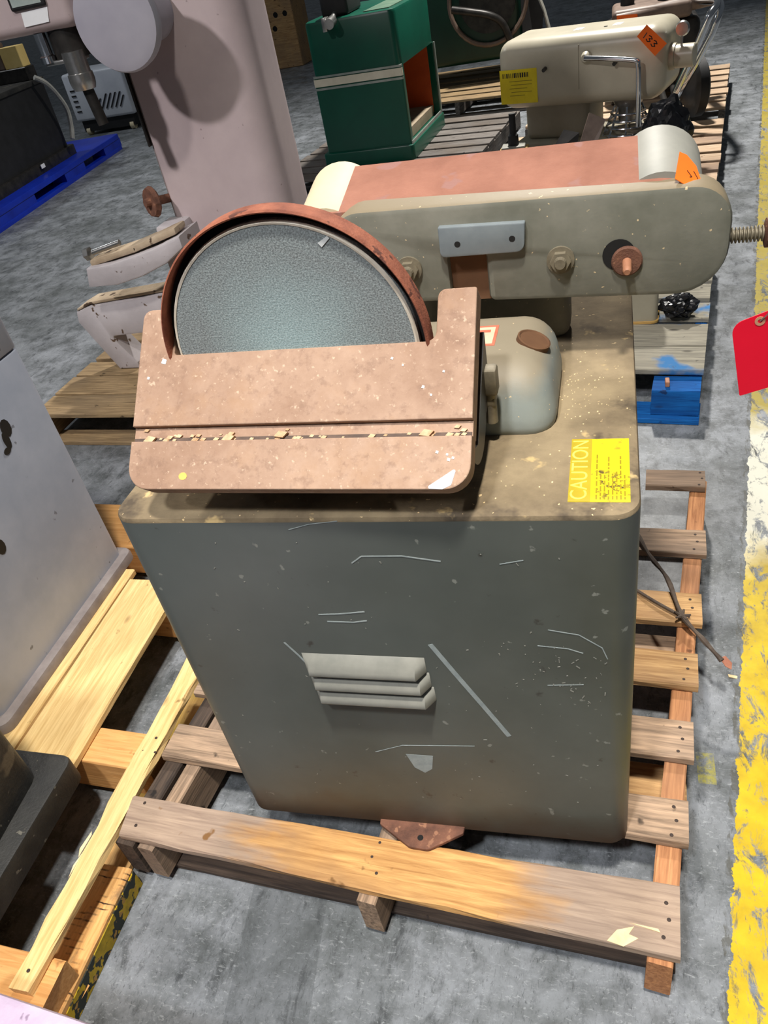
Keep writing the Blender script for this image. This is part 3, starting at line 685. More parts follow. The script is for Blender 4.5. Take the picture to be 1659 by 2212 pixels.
# raised mounting plate with two screw holes
def fprism(bm, pts, y0, y1, bev=0.0): prism(bm, pts, y0, y1, 'y', bev)
b = NEW(); fprism(b, fillet([(-0.237, 1.050), (-0.116, 1.049), (-0.113, 1.090), (-0.236, 1.094)], [.008, .012, .002, .002], 4), 1.099, 1.088, 0.002)
mp = obj('mounting_plate', b, 'plate_grey', bh, smooth=True, label='blue-grey mounting plate with two holes')
for (x, z) in ((-0.210, 1.068), (-0.132, 1.069)):
    b = NEW(); lathe(b, (x, 1.0882, z), (0, -1, 0), [(0, 0.0045), (0.0004, 0.0045), (0.0004, 0)], 12); obj('screw_hole', b, 'black_gap', bh)
# nuts
def nut(x, z, r, y=1.098):
    b = NEW(); cyl(b, (x, y, z), (x, y - 0.004, z), r * 1.35, n=24); cyl(b, (x, y - 0.004, z), (x, y - 0.013, z), r, n=6); cyl(b, (x, y - 0.013, z), (x, y - 0.020, z), r * .62, r * .5, n=16)
    return obj('nut', b, 'bolt', bh, smooth=False)
nut(-0.288, 1.034, 0.0145); nut(-0.067, 1.030, 0.0145)
b = NEW(); lathe(b, (0.012, 1.0978, 1.030), (0, -1, 0), [(0, 0.022), (0.0006, 0.022), (0.0006, 0)], 28); obj('shaft_slot', b, 'black_gap', bh)
b = NEW(); lathe(b, (0.023, 1.098, 1.021), (0, -1, 0), [(0, 0.021), (0.004, 0.021), (0.006, 0.019), (0.006, 0)], 28); ws = obj('washer', b, 'rust_brown', bh, smooth=True, label='rusty washer')
b = NEW(); lathe(b, (0.023, 1.094, 1.021), (0, -1, -0.15), [(0, 0.0065), (0.026, 0.006), (0.029, 0.004), (0.029, 0)], 16); obj('shaft_end', b, 'pin', ws, smooth=True)
# belt tension screw on the rounded end
b = NEW(); cyl(b, (0.150, 1.118, 1.036), (0.204, 1.118, 1.036), 0.0065)
for k in range(9): lathe(b, (0.157 + k * 0.0047, 1.118, 1.036), (1, 0, 0), [(0, 0.0072), (0.0011, 0.0105), (0.0024, 0.0105), (0.0036, 0.0072)], 16)
ts = obj('tension_screw', b, 'bolt', bh, smooth=True, label='threaded belt tension screw')
b = NEW(); lathe(b, (0.198, 1.118, 1.036), (1, 0, 0), [(0, 0.012), (0.002, 0.019), (0.022, 0.019), (0.024, 0.015), (0.024, 0)], 20); obj('knob', b, 'rust_brown', ts, smooth=True)
# pedestal arm from the cabinet to the belt unit
b = NEW(); box(b, -0.30, -0.06, 1.175, 1.255, ZT - 0.002, 1.0, 0.02, 3); obj('belt_pedestal', b, 'belt_house', sd, smooth=True)
# orange paper tag curled over the grey guard
def strokes(name, segs, w, n, mat, parent):
    """handwriting: polylines in space drawn as thin flat ink strokes facing n"""
    b = NEW(); n = Vector(n).normalized()
    for line in segs:
        for p, q in zip(line, line[1:]):
            p, q = Vector(p), Vector(q); d = (q - p).normalized(); s = d.cross(n).normalized() * w / 2
            slab(b, [p - s - d * w * .3, q - s + d * w * .3, q + s + d * w * .3, p + s - d * w * .3], n, 0.0006)
    return obj(name, b, mat, parent)
def folded_tag(name, pts, split, n, mat, parent, label):
    """paper tag given as two flat pieces sharing a fold"""
    b = NEW()
    for idx in split: slab(b, [pts[i] for i in idx], n, 0.0007)
    return obj(name, b, mat, parent, label=label)
TG = [(0.0886, 1.1618, 1.1393), (0.0981, 1.1609, 1.1344), (0.1095, 1.1472, 1.1227), (0.1159, 1.1194, 1.1070), (0.0955, 1.1070, 1.1111), (0.0810, 1.1116, 1.1200)]
nn = (0.398, -0.380, 0.835)
ot = folded_tag('paper_tag', TG, [(0, 1, 2, 3, 4, 5)], nn, 'orange_tag', sd, 'neon orange paper tag with handwriting')
def up_(p): return Vector(p) + Vector(nn) * 0.0008
strokes('handwriting', [[up_((0.0970, 1.1330, 1.1221)), up_((0.1026, 1.1246, 1.1157)), up_((0.1000, 1.1230, 1.1165))], [up_((0.1054, 1.1355, 1.1193)), up_((0.1103, 1.1253, 1.1123))]], 0.0007, nn, 'ink', ot)

# wood shavings lying in the groove and dust crumbs on the top plate: nobody could count them
b = NEW(); rs = random.Random(11)
for k in range(55):
    x = rs.uniform(-0.59, -0.16); v = rs.gauss(0.0535, 0.0025) if k < 45 else rs.uniform(0.0525, 0.068); s = rs.uniform(0.0012, 0.0032)
    if k in (5, 9, 14, 40): s = 0.0055; x = {5: -0.575, 9: -0.462, 14: -0.39, 40: -0.205}[k]
    v = max(0.0525 + s * .3, min(0.067, v)); P = []
    tprism(b, [(x - s * 1.6, v - s * .5), (x + s * .6, v - s * .8), (x + s * 1.7, v + s * .4), (x - s * .4, v + s * .8)], -0.0079, -0.0079 + s * 0.9)
sh = obj('wood_shavings', b, 'shaving'); tag(sh, 'pale wood shavings caught in the groove of the rusty table', 'shavings', kind='stuff')
b = NEW()
for k in range(110):
    x = rs.uniform(-0.14, 0.02) if k % 2 else rs.gauss(-0.045, 0.02); y = rs.uniform(0.74, 1.10) if k % 2 else rs.gauss(1.0, 0.05); s = rs.uniform(0.0004, 0.0015)
    if x > 0.028 or (x < -0.068 and y > 0.885) or (x > -0.048 and y < 0.882): continue
    prism(b, [(x + s * rs.uniform(.5, 1.3) * math.cos(a), y + s * rs.uniform(.5, 1.3) * math.sin(a)) for a in (0.3, 1.5, 2.8, 4.0, 5.2)], ZT, ZT + s * .6, 'z')
cr = obj('sawdust_crumbs', b, 'chip'); tag(cr, 'scattered sawdust crumbs on the brown top plate of the sander', 'sawdust', kind='stuff')

# red tag hanging by a wire from the tension knob
rt = thing('hang_tag', 'bright red hang tag wired to the tension knob of the sander', 'tag', (0.205, 1.100, 0.795))
b = NEW(); prism(b, fillet([(0.190, 0.797), (0.262, 0.822), (0.246, 0.946), (0.1675, 0.914)], [.002, .004, .02, .02], 5), 1.0985, 1.0997, 'y'); obj('tag_card', b, 'red_tag', rt)
b = NEW(); lathe(b, (0.2045, 1.0984, 0.918), (0, -1, 0), [(0, 0.0070), (0.0006, 0.0070), (0.0006, 0.0030), (0, 0.0030)], 16, False); obj('eyelet', b, 'grommet', rt)
b = NEW(); tube(b, curve([(0.2045, 1.0978, 0.918), (0.217, 1.094, 0.940), (0.223, 1.096, 0.99), (0.2195, 1.098, 1.028), (0.2195, 1.118, 1.0565), (0.2195, 1.139, 1.036)], 5), 0.0009, 6); obj('wire', b, 'steel', rt)

# ------------------------------------------------------------------ twig on the pallet
tw = thing('twig', 'dry forked twig lying across the right side of the pallet', 'twig', (0.16, 1.27, 0.141))
b = NEW(); tube(b, curve([(0.070, 1.545, 0.1475), (0.100, 1.455, 0.149), (0.134, 1.378, 0.151), (0.158, 1.262, 0.1535), (0.196, 1.205, 0.142), (0.232, 1.165, 0.122)], 5),
                [0.0052 + 0.0012 * math.sin(i * 1.3) for i in range(26)], 8); obj('stem', b, 'twig', tw, smooth=True)
b = NEW(); tube(b, curve([(0.060, 1.345, 0.1475), (0.105, 1.300, 0.152), (0.158, 1.258, 0.1525)], 5), 0.0038, 8); obj('branch', b, 'twig', tw, smooth=True)
b = NEW()
for a in range(5):
    a_ = a * 1.3; tube(b, [(0.158, 1.258, 0.153), (0.158 + 0.018 * math.cos(a_), 1.258 + 0.016 * math.sin(a_), 0.159)], [0.005, 0.002], 6)
obj('broken_knot', b, 'twig', tw)
b = NEW(); slab(b, [(0.228, 1.172, 0.121), (0.240, 1.176, 0.124), (0.252, 1.163, 0.118), (0.250, 1.150, 0.112), (0.238, 1.154, 0.117)], (0, 0, 1), 0.001); obj('leaf', b, 'leaf', tw)
b = NEW(); slab(b, fillet([(0.262, 1.232, 0), (0.281, 1.228, 0), (0.280, 1.222, 0), (0.263, 1.224, 0)], 0) if 0 else [(0.262, 1.232, 0), (0.281, 1.228, 0), (0.280, 1.221, 0), (0.263, 1.224, 0)], (0, 0, 1), 0.002)
tag(obj('wood_chip', b, 'chip'), 'small pale wood chip on the concrete beside the twig', 'wood chip')

# ------------------------------------------------------------------ pine pallet on the left with its broken stick
pp = thing('pine_pallet', 'fresh pale pine pallet with orange cross boards under the blue-grey cabinet', 'pallet', (-1.3, 0.8, 0))
for (x0, x1, ya, yb) in ((-1.255, -1.092, -0.05, 1.32), (-1.425, -1.262, -0.05, 1.36), (-1.62, -1.45, -0.05, 1.36), (-1.86, -1.68, -0.05, 1.36)):
    plank(pp, 'deck_board', ((x0 + x1) / 2 - 0.005, ya), ((x0 + x1) / 2 - 0.015, yb), x1 - x0, 0.1202, 0.1405, 'pine', seg=10)
stick = plank(pp, 'deck_board', (-0.949, 0.330), (-0.944, 1.14), 0.042, 0.1202, 0.1405, 'pine', seg=14, w1=0.052, rough=0.0035, jag=0.02, label='long split pine strip, its edges torn')
for (y, m, xr) in ((0.352, 'orange_wood', -0.900), (0.815, 'orange_wood', -0.925), (1.27, 'orange_wood', -1.10), (1.56, 'orange_wood', -1.05)):
    w = 0.09 if y < 1.4 else 0.20
    plank(pp, 'cross_board', (-1.90, y + 0.03), (xr, y - 0.005), w, 0.0222, 0.12 if y < 1.4 else 0.125, m, seg=8, jag=0.012)
bb = plank(pp, 'bottom_board', (-0.946, 0.330), (-0.944, 0.590), 0.080, 0.0, 0.058, 'hatched_wood', rough=0.0006, label='orange bottom board with black saw marks and a yellow painted edge')
b = NEW(); slab(b, [(-0.9052, 0.335, 0.001), (-0.9032, 0.588, 0.001), (-0.9032, 0.588, 0.052), (-0.9052, 0.335, 0.044)], (1, 0, 0), 0.0024); obj('painted_edge', b, 'yellow_edge', bb, label='flaking yellow painted edge')
plank(pp, 'bottom_board', (-0.972, 0.60), (-0.972, 1.5), 0.070, 0.0, 0.022, 'yellow_edge_wood')
plank(pp, 'bottom_board', (-1.45, 0.0), (-1.45, 1.62), 0.09, 0.0, 0.022, 'pine')
for (x, y) in ((-0.955, 0.800), (-0.940, 0.835), (-0.925, 0.80), (-0.95, 0.36)): nail(stick, x, y, 0.1408)
b = NEW(); slab(b, [(-0.971, 0.560, 0.1400), (-0.968, 0.606, 0.1405), (-0.9715, 0.612, 0.142), (-0.976, 0.575, 0.143)], (0.3, 0, 1), 0.001)
slab(b, [(-0.970, 0.52, 0.138), (-0.968, 0.575, 0.139), (-0.975, 0.545, 0.137)], (0.3, 0, 1), 0.001); obj('splinter', b, 'chip', stick)

# blue-grey machine cabinet on the pine pallet
gm = thing('machine_cabinet', 'tall blue-grey sheet metal machine cabinet on the pine pallet', 'cabinet', (-1.62, 1.1, 0.141))
b = NEW(); prism(b, fillet([(-1.327, 0.826), (-1.327, 1.400), (-1.95, 1.400), (-1.95, 0.826)], 0.02, 4), 0.165, 0.812, 'z', bev=0.004); lo = obj('lower_panel', b, 'grey_panel', gm, smooth=True)
b = NEW(); prism(b, fillet([(-1.327, 0.826), (-1.327, 1.400), (-1.95, 1.400), (-1.95, 0.826)], 0.02, 4), 0.815, 1.25, 'z', bev=0.004, bevb=0.004); obj('upper_panel', b, 'grey_panel', gm, smooth=True)
b = NEW(); prism(b, fillet([(-1.302, 0.800), (-1.302, 1.425), (-1.975, 1.425), (-1.975, 0.800)], 0.03, 5), 0.141, 0.170, 'z', bev=0.012); obj('base_trim', b, 'panel_trim', gm, smooth=True, label='taupe base flange')
for grp in (((1.246, 0.684, 0.016, 0.022), (1.231, 0.660, 0.010, 0.022), (1.218, 0.640, 0.012, 0.008)), ((1.066, 0.480, 0.014, 0.020),)):
    b = NEW()
    for n_, (y, z, ry, rz) in enumerate(grp): prism(b, [(y + ry * math.cos(t), z + rz * math.sin(t)) for t in [i * PI / 6 for i in range(12)]], -1.3275, -1.3262 + n_ * 0.0001, 'x')
    obj('paint_splotch', b, 'ink', lo, label='black paint splotch')

# black cast machine base in front of it
bc = thing('cast_base', 'sooty black cast-iron machine base with a raised lip on the pine pallet', 'machine base', (-1.4, 0.4, 0.141))
b = NEW(); prism(b, fillet([(-1.052, -0.10), (-1.060, 0.735), (-1.75, 0.735), (-1.75, -0.10)], [0, .025, .02, 0], 3), 0.141, 0.203, 'z', bev=0.006); obj('base_plate', b, 'black_cast', bc, smooth=True)
b = NEW(); prism(b, fillet([(-1.060, -0.10), (-1.116, 0.690), (-1.70, 0.690), (-1.70, -0.10)], [0, .03, .02, 0], 3), 0.203, 0.62, 'z', bev=0.01); obj('column', b, 'black_cast', bc, smooth=True)
# pale purple casting at the near left corner
pc = thing('purple_casting', 'pale purple-grey painted machine casting beside the broken pine strip', 'machine part', (-0.9, 0.1, 0))
b = NEW(); prism(b, fillet([(-1.00, 0.293), (-0.60, 0.264), (-0.60, -0.15), (-1.00, -0.15)], 0.02, 4), 0.0, 0.300, 'z', bev=0.012); obj('body', b, 'purple', pc, smooth=True)
b = NEW(); prism(b, fillet([(-0.96, 0.24), (-0.66, 0.21), (-0.66, -0.1), (-0.96, -0.1)], 0.02, 4), 0.300, 0.312, 'z', bev=0.006); obj('machined_pad', b, 'purple', pc, smooth=True)

# ------------------------------------------------------------------ pallets in the background
def pallet(label, fr, W, D, ang, deck, mat, smat, fork=0.10, bottom=True, lens=None):
    """deck = list of (t start, width); fr = front-right corner (x, y)"""
    a = math.radians(ang); u = Vector((math.cos(a), -math.sin(a))); v = Vector((math.sin(a), math.cos(a))); f = Vector(fr)
    c = f - u * W / 2 + v * D / 2
    P = thing('wooden_pallet', label, 'pallet', (c.x, c.y, 0))
    for i, (t, w) in enumerate(deck):
        m = mat[i % len(mat)] if isinstance(mat, (list, tuple)) else mat
        e = random.uniform(-0.006, 0.006)
        plank(P, 'deck_board', f - u * (W + e) + v * (t + w / 2), f + u * e + v * (t + w / 2), w, 0.1205, 0.14, m, seg=6)
    for s in (0.02, W / 2, W - 0.02): plank(P, 'stringer', f - u * s + v * 0.01, f - u * s + v * (D - 0.01), 0.04, 0.0185, 0.1203, smat, seg=6)
    if bottom:
        for t in (0.04, D / 2, D - 0.06): plank(P, 'bottom_board', f - u * W + v * t, f + v * t, 0.09, 0.0, 0.018, smat if bottom == 1 else bottom, seg=5)
    return P
pallet('tan pallet under the pinkish-grey bandsaw column', (-0.93, 2.175), 1.28, 1.2, 2.2, [(0.005, 0.150), (0.165, 0.145), (0.320, 0.12), (0.47, 0.14), (0.64, 0.14), (0.82, 0.14), (1.02, 0.15)], 'back_pallet', 'back_pallet')
bp = pallet('grey and blue painted pallet behind the sander', (0.290, 2.372), 1.15, 1.15, 7.2, [(0.0, 0.165), (0.172, 0.165), (0.385, 0.130), (0.555, 0.13), (0.72, 0.14), (0.90, 0.14)], 'bluegrey_wood', 'blue_wood', bottom=0)
b = NEW()
for s, t in ((0.0, 0.0),): pass
blk = plank(bp, 'corner_block', (0.140, 2.352), (0.286, 2.334), 0.10, 0.020, 0.112, 'blue_wood', seg=3, label='blue painted corner block')
plank(bp, 'bottom_board', (-0.85, 2.46), (0.287, 2.315), 0.11, 0.0, 0.0195, 'blue_wood', seg=6)
b = NEW(); box(b, 0.176, 0.190, 2.318, 2.352, 0.112, 0.131, 0.003, 2); obj('shim', b, 'pin', bp)
pallet('pale pallet under the beige mixer', (0.515, 4.30), 1.30, 1.35, 7.2, [(0.02, 0.13), (0.20, 0.13), (0.37, 0.13), (0.545, 0.13), (0.72, 0.13), (0.90, 0.14), (1.10, 0.14)], ['pale_wood', 'board_grey', 'pale_wood'], 'grey_wood')
pallet('pale pallet under the dark machine with chrome tube handles', (0.705, 5.80), 1.30, 1.40, 7.2, [(0.02, 0.14), (0.22, 0.14), (0.42, 0.14), (0.62, 0.14), (0.82, 0.14), (1.02, 0.14), (1.22, 0.14)], 'pale_wood', 'grey_wood')
pallet('dark grey weathered pallet under the green saw cabinet', (-0.86, 5.12), 1.45, 1.50, 7.2, [(0.0, 0.13), (0.17, 0.13), (0.34, 0.14), (0.52, 0.14), (0.70, 0.14), (0.88, 0.14), (1.06, 0.14), (1.26, 0.14)], 'grey_wood', 'grey_wood')
pallet('brown pallet under the deep green machine', (-0.55, 7.15), 1.45, 1.50, 7.2, [(0.0, 0.15), (0.20, 0.15), (0.42, 0.15), (0.64, 0.15), (0.86, 0.15), (1.10, 0.15), (1.3, 0.14)], 'back_pallet', 'grey_wood')

# ------------------------------------------------------------------ bandsaw
bs = thing('bandsaw', 'large pinkish-grey bandsaw with a broad column and round cover', 'bandsaw', (-1.4, 2.8, 0.14))
b = NEW(); prism(b, fillet([(-1.580, 2.70), (-1.130, 2.70), (-1.130, 3.02), (-1.580, 3.02)], [.012, .10, .10, .012], 9), 0.141, 2.0, 'z', bev=0.01); cl = obj('column', b, 'pink_grey', bs, smooth=True)
b = NEW(); box(b, -1.592, -1.5805, 2.72, 2.99, 0.30, 1.75, 0.002, 1); obj('door_edge', b, 'panel_trim', cl)
b = NEW(); box(b, -1.600, -1.5922, 2.705, 2.76, 0.95, 1.70, 0.002, 1); obj('dark_strip', b, 'dark_metal', cl)  # thin dark strip along the left edge of the column
b = NEW(); lathe(b, (-1.600, 2.73, 1.00), (-1, 0, 0), [(0, 0.012), (0.006, 0.010), (0.008, 0)], 12); obj('edge_screw', b, 'steel', cl)
b = NEW(); lathe(b, (-1.436, 2.70, 1.345), (0, -1, 0), [(0, 0.085), (0.16, 0.085), (0.165, 0.120), (0.195, 0.136), (0.215, 0.139), (0.229, 0.133), (0.236, 0.11), (0.238, 0)], 48); obj('round_cover', b, 'lavender_grey', bs, smooth=True, label='round lavender-grey guide cover')
b = NEW(); box(b, -2.20, -1.56, 2.46, 2.95, 1.352, 1.90, 0.03, 4); hd = obj('upper_arm', b, 'pink_grey', bs, smooth=True)
b = NEW(); box(b, -1.90, -1.40, 2.62, 2.76, 1.37, 1.60, 0.02, 2); obj('arm_neck', b, 'pink_grey', bs, smooth=True)
b = NEW(); slab(b, [(-1.736, 2.459, 1.375), (-1.646, 2.459, 1.377), (-1.634, 2.459, 1.414), (-1.730, 2.459, 1.412)], (0, -1, 0), 0.001); obj('paper_label', b, 'paper', hd)
b = NEW(); box(b, -1.757, -1.632, 2.450, 2.4605, 1.418, 1.52, 0.006, 2); fr_ = obj('window_frame', b, 'black', hd)
b = NEW(); box(b, -1.746, -1.643, 2.4485, 2.4500, 1.428, 1.512); obj('window_pane', b, 'glass', hd)
b = NEW(); cyl(b, (-1.650, 2.545, 1.353), (-1.650, 2.545, 1.272), 0.064, n=28); gd = obj('blade_guide', b, 'dark_metal', bs, smooth=True)
b = NEW(); lathe(b, (-1.632, 2.50, 1.290), (0, 0, -1), [(0, 0.036), (0.06, 0.036), (0.062, 0.040), (0.082, 0.041), (0.095, 0.039), (0.108, 0.034), (0.108, 0)], 28); obj('guide_collar', b, 'steel', bs, smooth=True)
b = NEW(); cyl(b, (-1.625, 2.50, 1.185), (-1.612, 2.50, 1.075), 0.018, n=18); obj('guide_post', b, 'dark_metal', bs, smooth=True)
b = NEW(); lathe(b, (-1.718, 2.49, 1.352), (0, 0, -1), [(0, 0.018), (0.06, 0.019), (0.064, 0.024), (0.082, 0.024), (0.082, 0)], 20); obj('clamp_screw', b, 'chrome', bs, smooth=True)
b = NEW(); box(b, -1.73, -1.60, 2.48, 2.54, 1.262, 1.274, 0.004, 2); obj('guide_plate', b, 'steel', bs, smooth=True)
# curved trunnion arm and lower foot casting
arc = [(-1.925, 0.532), (-1.80, 0.532), (-1.68, 0.556), (-1.56, 0.597), (-1.475, 0.648), (-1.475, 0.690), (-1.49, 0.686), (-1.60, 0.652), (-1.70, 0.630), (-1.80, 0.612), (-1.905, 0.604)]
b = NEW(); prism(b, arc, 2.66, 2.50, 'y', bev=0.008); ar = obj('trunnion_arm', b, 'chipped_white', bs, smooth=True, label='chipped pale curved trunnion arm')
b = NEW()
for (x0, x1, za, zb) in ((-1.90, -1.68, 0.612, 0.652), (-1.70, -1.50, 0.648, 0.70)):
    t = NEW(); box(t, x0, x1, 2.53, 2.62, 0.60, 0.625, 0.008, 2); k_ = (zb - za) / (x1 - x0); join(b, t, lambda c, x0=x0, za=za, k_=k_: (c.x, c.y, c.z - 0.612 + za + (c.x - x0) * k_))
obj('arm_top', b, 'chipped_top', ar, smooth=True)
b = NEW(); cyl(b, (-1.89, 2.56, 0.645), (-1.77, 2.575, 0.668), 0.011, n=12); lathe(b, (-1.90, 2.56, 0.643), (-1, 0, -0.15), [(0, 0.024), (0.022, 0.024), (0.022, 0)], 6); obj('lock_bolt', b, 'steel', ar, smooth=True)
leg = fillet([(-2.104, 0.360), (-2.095, 0.405), (-2.02, 0.428), (-1.50, 0.470), (-1.50, 0.345), (-1.70, 0.300), (-1.975, 0.290), (-1.900, 0.170), (-1.900, 0.1412), (-2.000, 0.1412), (-2.050, 0.245)], [.01, .01, .01, 0, 0, .01, .01, .01, 0, 0, .01], 3)
b = NEW(); prism(b, leg, 2.68, 2.58, 'y', bev=0.010); ft = obj('foot_casting', b, 'chipped_white', bs, smooth=True, label='chipped pale foot casting')
b = NEW(); prism(b, [(-2.09, 0.408), (-2.02, 0.431), (-1.50, 0.474), (-1.50, 0.485), (-2.02, 0.443), (-2.085, 0.418)], 2.67, 2.585, 'y', bev=0.003); obj('foot_top', b, 'chipped_top', ft)
b = NEW(); box(b, -1.62, -1.52, 2.60, 2.72, 0.1412, 0.70, 0.01, 2); obj('lower_frame', b, 'chipped_white', bs, smooth=True)
# rusty hand wheel on the column side
b = NEW(); lathe(b, (-1.575, 2.74, 0.765), (-0.55, -0.8, 0.1), [(0, 0.016), (0.085, 0.016), (0.085, 0.046), (0.094, 0.056), (0.110, 0.050), (0.110, 0.018), (0.128, 0.014), (0.128, 0)], 14); obj('hand_wheel', b, 'rust_brown', bs, label='rusty brown hand wheel')

# ------------------------------------------------------------------ green saw cabinet
gc = thing('saw_cabinet', 'green enamelled cabinet with a white stripe and an open orange interior', 'cabinet', (-1.58, 5.9, 0.14))
def gq(x, y): return x + (y - 5.5) * 0.06     # the cabinet is turned slightly
def gpr(o2, z0, z1, bev=0.0, rad=0.0):
    b = NEW(); t = NEW(); prism(t, fillet(o2, rad, 5) if rad else o2, z0, z1, 'z', bev); join(b, t, lambda c: (gq(c.x, c.y), c.y - (c.x + 1.6) * 0.06, c.z)); return b
obj('plinth', gpr([(-1.93, 5.47), (-1.27, 5.47), (-1.27, 6.40), (-1.93, 6.40)], 0.141, 0.232, 0.008, 0.03), 'green', gc, smooth=True)
obj('front_panel', gpr([(-1.90, 5.50), (-1.29, 5.50), (-1.29, 5.56), (-1.90, 5.56)], 0.232, 0.70, 0, 0.012), 'green', gc, smooth=True)
obj('side_panel', gpr([(-1.90, 5.56), (-1.86, 5.56), (-1.86, 6.33), (-1.90, 6.33)], 0.232, 0.70), 'green', gc)
obj('rear_panel', gpr([(-1.90, 6.33), (-1.29, 6.33), (-1.29, 6.37), (-1.90, 6.37)], 0.232, 0.70), 'green', gc)
up = obj('hood', gpr([(-1.90, 5.50), (-1.29, 5.50), (-1.29, 6.37), (-1.90, 6.37)], 0.70, 1.015, 0.02, 0.045), 'green', gc, smooth=True)
obj('orange_lining', gpr([(-1.859, 5.57), (-1.852, 5.57), (-1.852, 6.325), (-1.859, 6.325)], 0.25, 0.695), 'orange_inside', gc)
obj('orange_lining', gpr([(-1.85, 6.318), (-1.33, 6.318), (-1.33, 6.328), (-1.85, 6.328)], 0.25, 0.695), 'orange_inside', gc)
obj('shelf', gpr([(-1.85, 5.57), (-1.33, 5.57), (-1.33, 6.31), (-1.85, 6.31)], 0.236, 0.30), 'shelf', gc)
obj('edge_trim', gpr([(-1.288, 5.50), (-1.278, 5.50), (-1.278, 6.37), (-1.288, 6.37)], 0.232, 0.252), 'trim_alu', gc)
obj('edge_trim', gpr([(-1.288, 6.345), (-1.278, 6.345), (-1.278, 6.37), (-1.288, 6.37)], 0.232, 0.70), 'trim_alu', gc)
for z0, z1, m in ((0.645, 0.690, 'stripe'), (0.696, 0.708, 'trim_alu'), (0.624, 0.637, 'trim_alu')):
    obj('stripe', gpr([(-1.903, 5.494), (-1.287, 5.494), (-1.287, 5.52), (-1.903, 5.52)], z0, z1, 0, 0.01), m, gc, smooth=True)
obj('top_sheet', gpr([(-1.50, 5.54), (-1.33, 5.54), (-1.33, 6.3), (-1.50, 6.3)], 1.015, 1.02), 'green_top', up)
b = NEW(); cyl(b, (-1.69, 5.485, 1.005), (-1.69, 5.40, 0.995), 0.030, n=20); box(b, -1.745, -1.715, 5.42, 5.50, 0.955, 1.03, 0.004, 2); cyl(b, (-1.69, 5.44, 1.0), (-1.69, 5.60, 1.04), 0.018); hk = obj('latch', b, 'steel', gc, smooth=True, label='steel latch knob')
b = NEW(); box(b, -1.78, -1.60, 5.56, 5.90, 1.015, 1.14, 0.02, 3); obj('switch_box', b, 'black', gc, smooth=True)

# ------------------------------------------------------------------ beige mixer (u along, w back, z up)
MA = math.radians(-17); MU = Vector((math.cos(MA), math.sin(MA), 0)); MW = Vector((-math.sin(MA), math.cos(MA), 0)); MO = Vector((-0.17, 4.80, 0))
def mx(c): return tuple(MO + MU * c[0] + MW * c[1] + Vector((0, 0, c[2])))
def mbox(*a): b = NEW(); box(b, *a, fn=mx); return b
mi = thing('stand_mixer', 'large beige commercial stand mixer with a yellow label', 'mixer', tuple(MO + MW * 0.2 + Vector((0, 0, 0.14))))
mb = obj('motor_head', mbox(-0.475, 0.445, 0.0, 0.42, 0.462, 0.808, 0.080, 7), 'beige', mi, smooth=True)
b = NEW(); t = NEW(); cyl(t, (0.10, 0.15, 0.808), (0.10, 0.15, 0.810), 0.01); join(b, t, mx); obj('oil_cap', b, 'dark_metal', mb)
b = NEW(); box(b, 0.0, 0.003, -0.002, 0.422, 0.55, 0.76, fn=mx); obj('seam', b, 'beige_shade', mb)
obj('column', mbox(-0.36, 0.02, 0.10, 0.40, 0.27, 0.50, 0.04, 4), 'beige_shade', mi, smooth=True)
obj('base', mbox(-0.42, 0.30, 0.05, 0.45, 0.141, 0.28, 0.03, 3), 'beige_shade', mi, smooth=True)
b = NEW(); t = NEW(); lathe(t, (0.445, 0.14, 0.640), (1, 0, 0), [(0, 0.062), (0.025, 0.062), (0.025, 0.055), (0.115, 0.055), (0.120, 0.050), (0.120, 0)], 28); join(b, t, mx); hb = obj('attachment_hub', b, 'beige', mi, smooth=True)
b = NEW(); t = NEW(); cyl(t, (0.50, 0.12, 0.69), (0.50, 0.12, 0.745), 0.006, n=10); lathe(t, (0.50, 0.108, 0.765), (0, 1, 0), [(0, 0.030), (0.016, 0.036), (0.028, 0.030), (0.028, 0)], 18); join(b, t, mx); obj('thumb_screw', b, 'steel', hb, smooth=True)
b = NEW(); t = NEW(); tube(t, curve([(0.045, -0.03, 0.700), (0.18, -0.05, 0.690), (0.315, -0.055, 0.672), (0.330, -0.055, 0.655), (0.335, -0.055, 0.60), (0.340, -0.055, 0.36)], 4), 0.013, 10); join(b, t, mx); obj('lift_lever', b, 'chrome', mi, smooth=True, label='bent chrome lever')
b = NEW(); t = NEW(); lathe(t, (0.045, 0.02, 0.700), (0, -1, 0), [(0, 0.034), (0.03, 0.030), (0.052, 0.018), (0.056, 0)], 18); join(b, t, mx); obj('lever_pivot', b, 'beige', mi, smooth=True)
for u in (-0.185, 0.20):
    b = NEW(); t = NEW(); cyl(t, (u, 0.01, 0.665), (u, -0.03, 0.660), 0.010, n=12); join(b, t, mx); obj('pin', b, 'dark_metal', mb)
b = NEW(); t = NEW(); lathe(t, (0.23, 0.14, 0.470), (0, 0, -1), [(0, 0.085), (0.03, 0.075), (0.05, 0.055), (0.12, 0.05), (0.12, 0)], 24); join(b, t, mx); obj('planetary', b, 'steel', mi, smooth=True)
for k in range(5):
    r = 0.090 + 0.012 * k; z = 0.395 - 0.033 * k
    b = NEW(); t = NEW(); tube(t, [(0.23 + r * math.cos(a), 0.14 + r * math.sin(a), z) for a in [2 * PI * i / 28 for i in range(29)]], 0.0065, 8); join(b, t, mx); obj('guard_ring', b, 'chrome', mi, smooth=True)
for k in range(8):
    a = k * PI / 4 + .2; b = NEW(); t = NEW(); tube(t, [(0.23 + 0.07 * math.cos(a), 0.14 + 0.07 * math.sin(a), 0.43), (0.23 + 0.145 * math.cos(a), 0.14 + 0.145 * math.sin(a), 0.25)], 0.005, 6); join(b, t, mx); obj('guard_rod', b, 'chrome', mi, smooth=True)
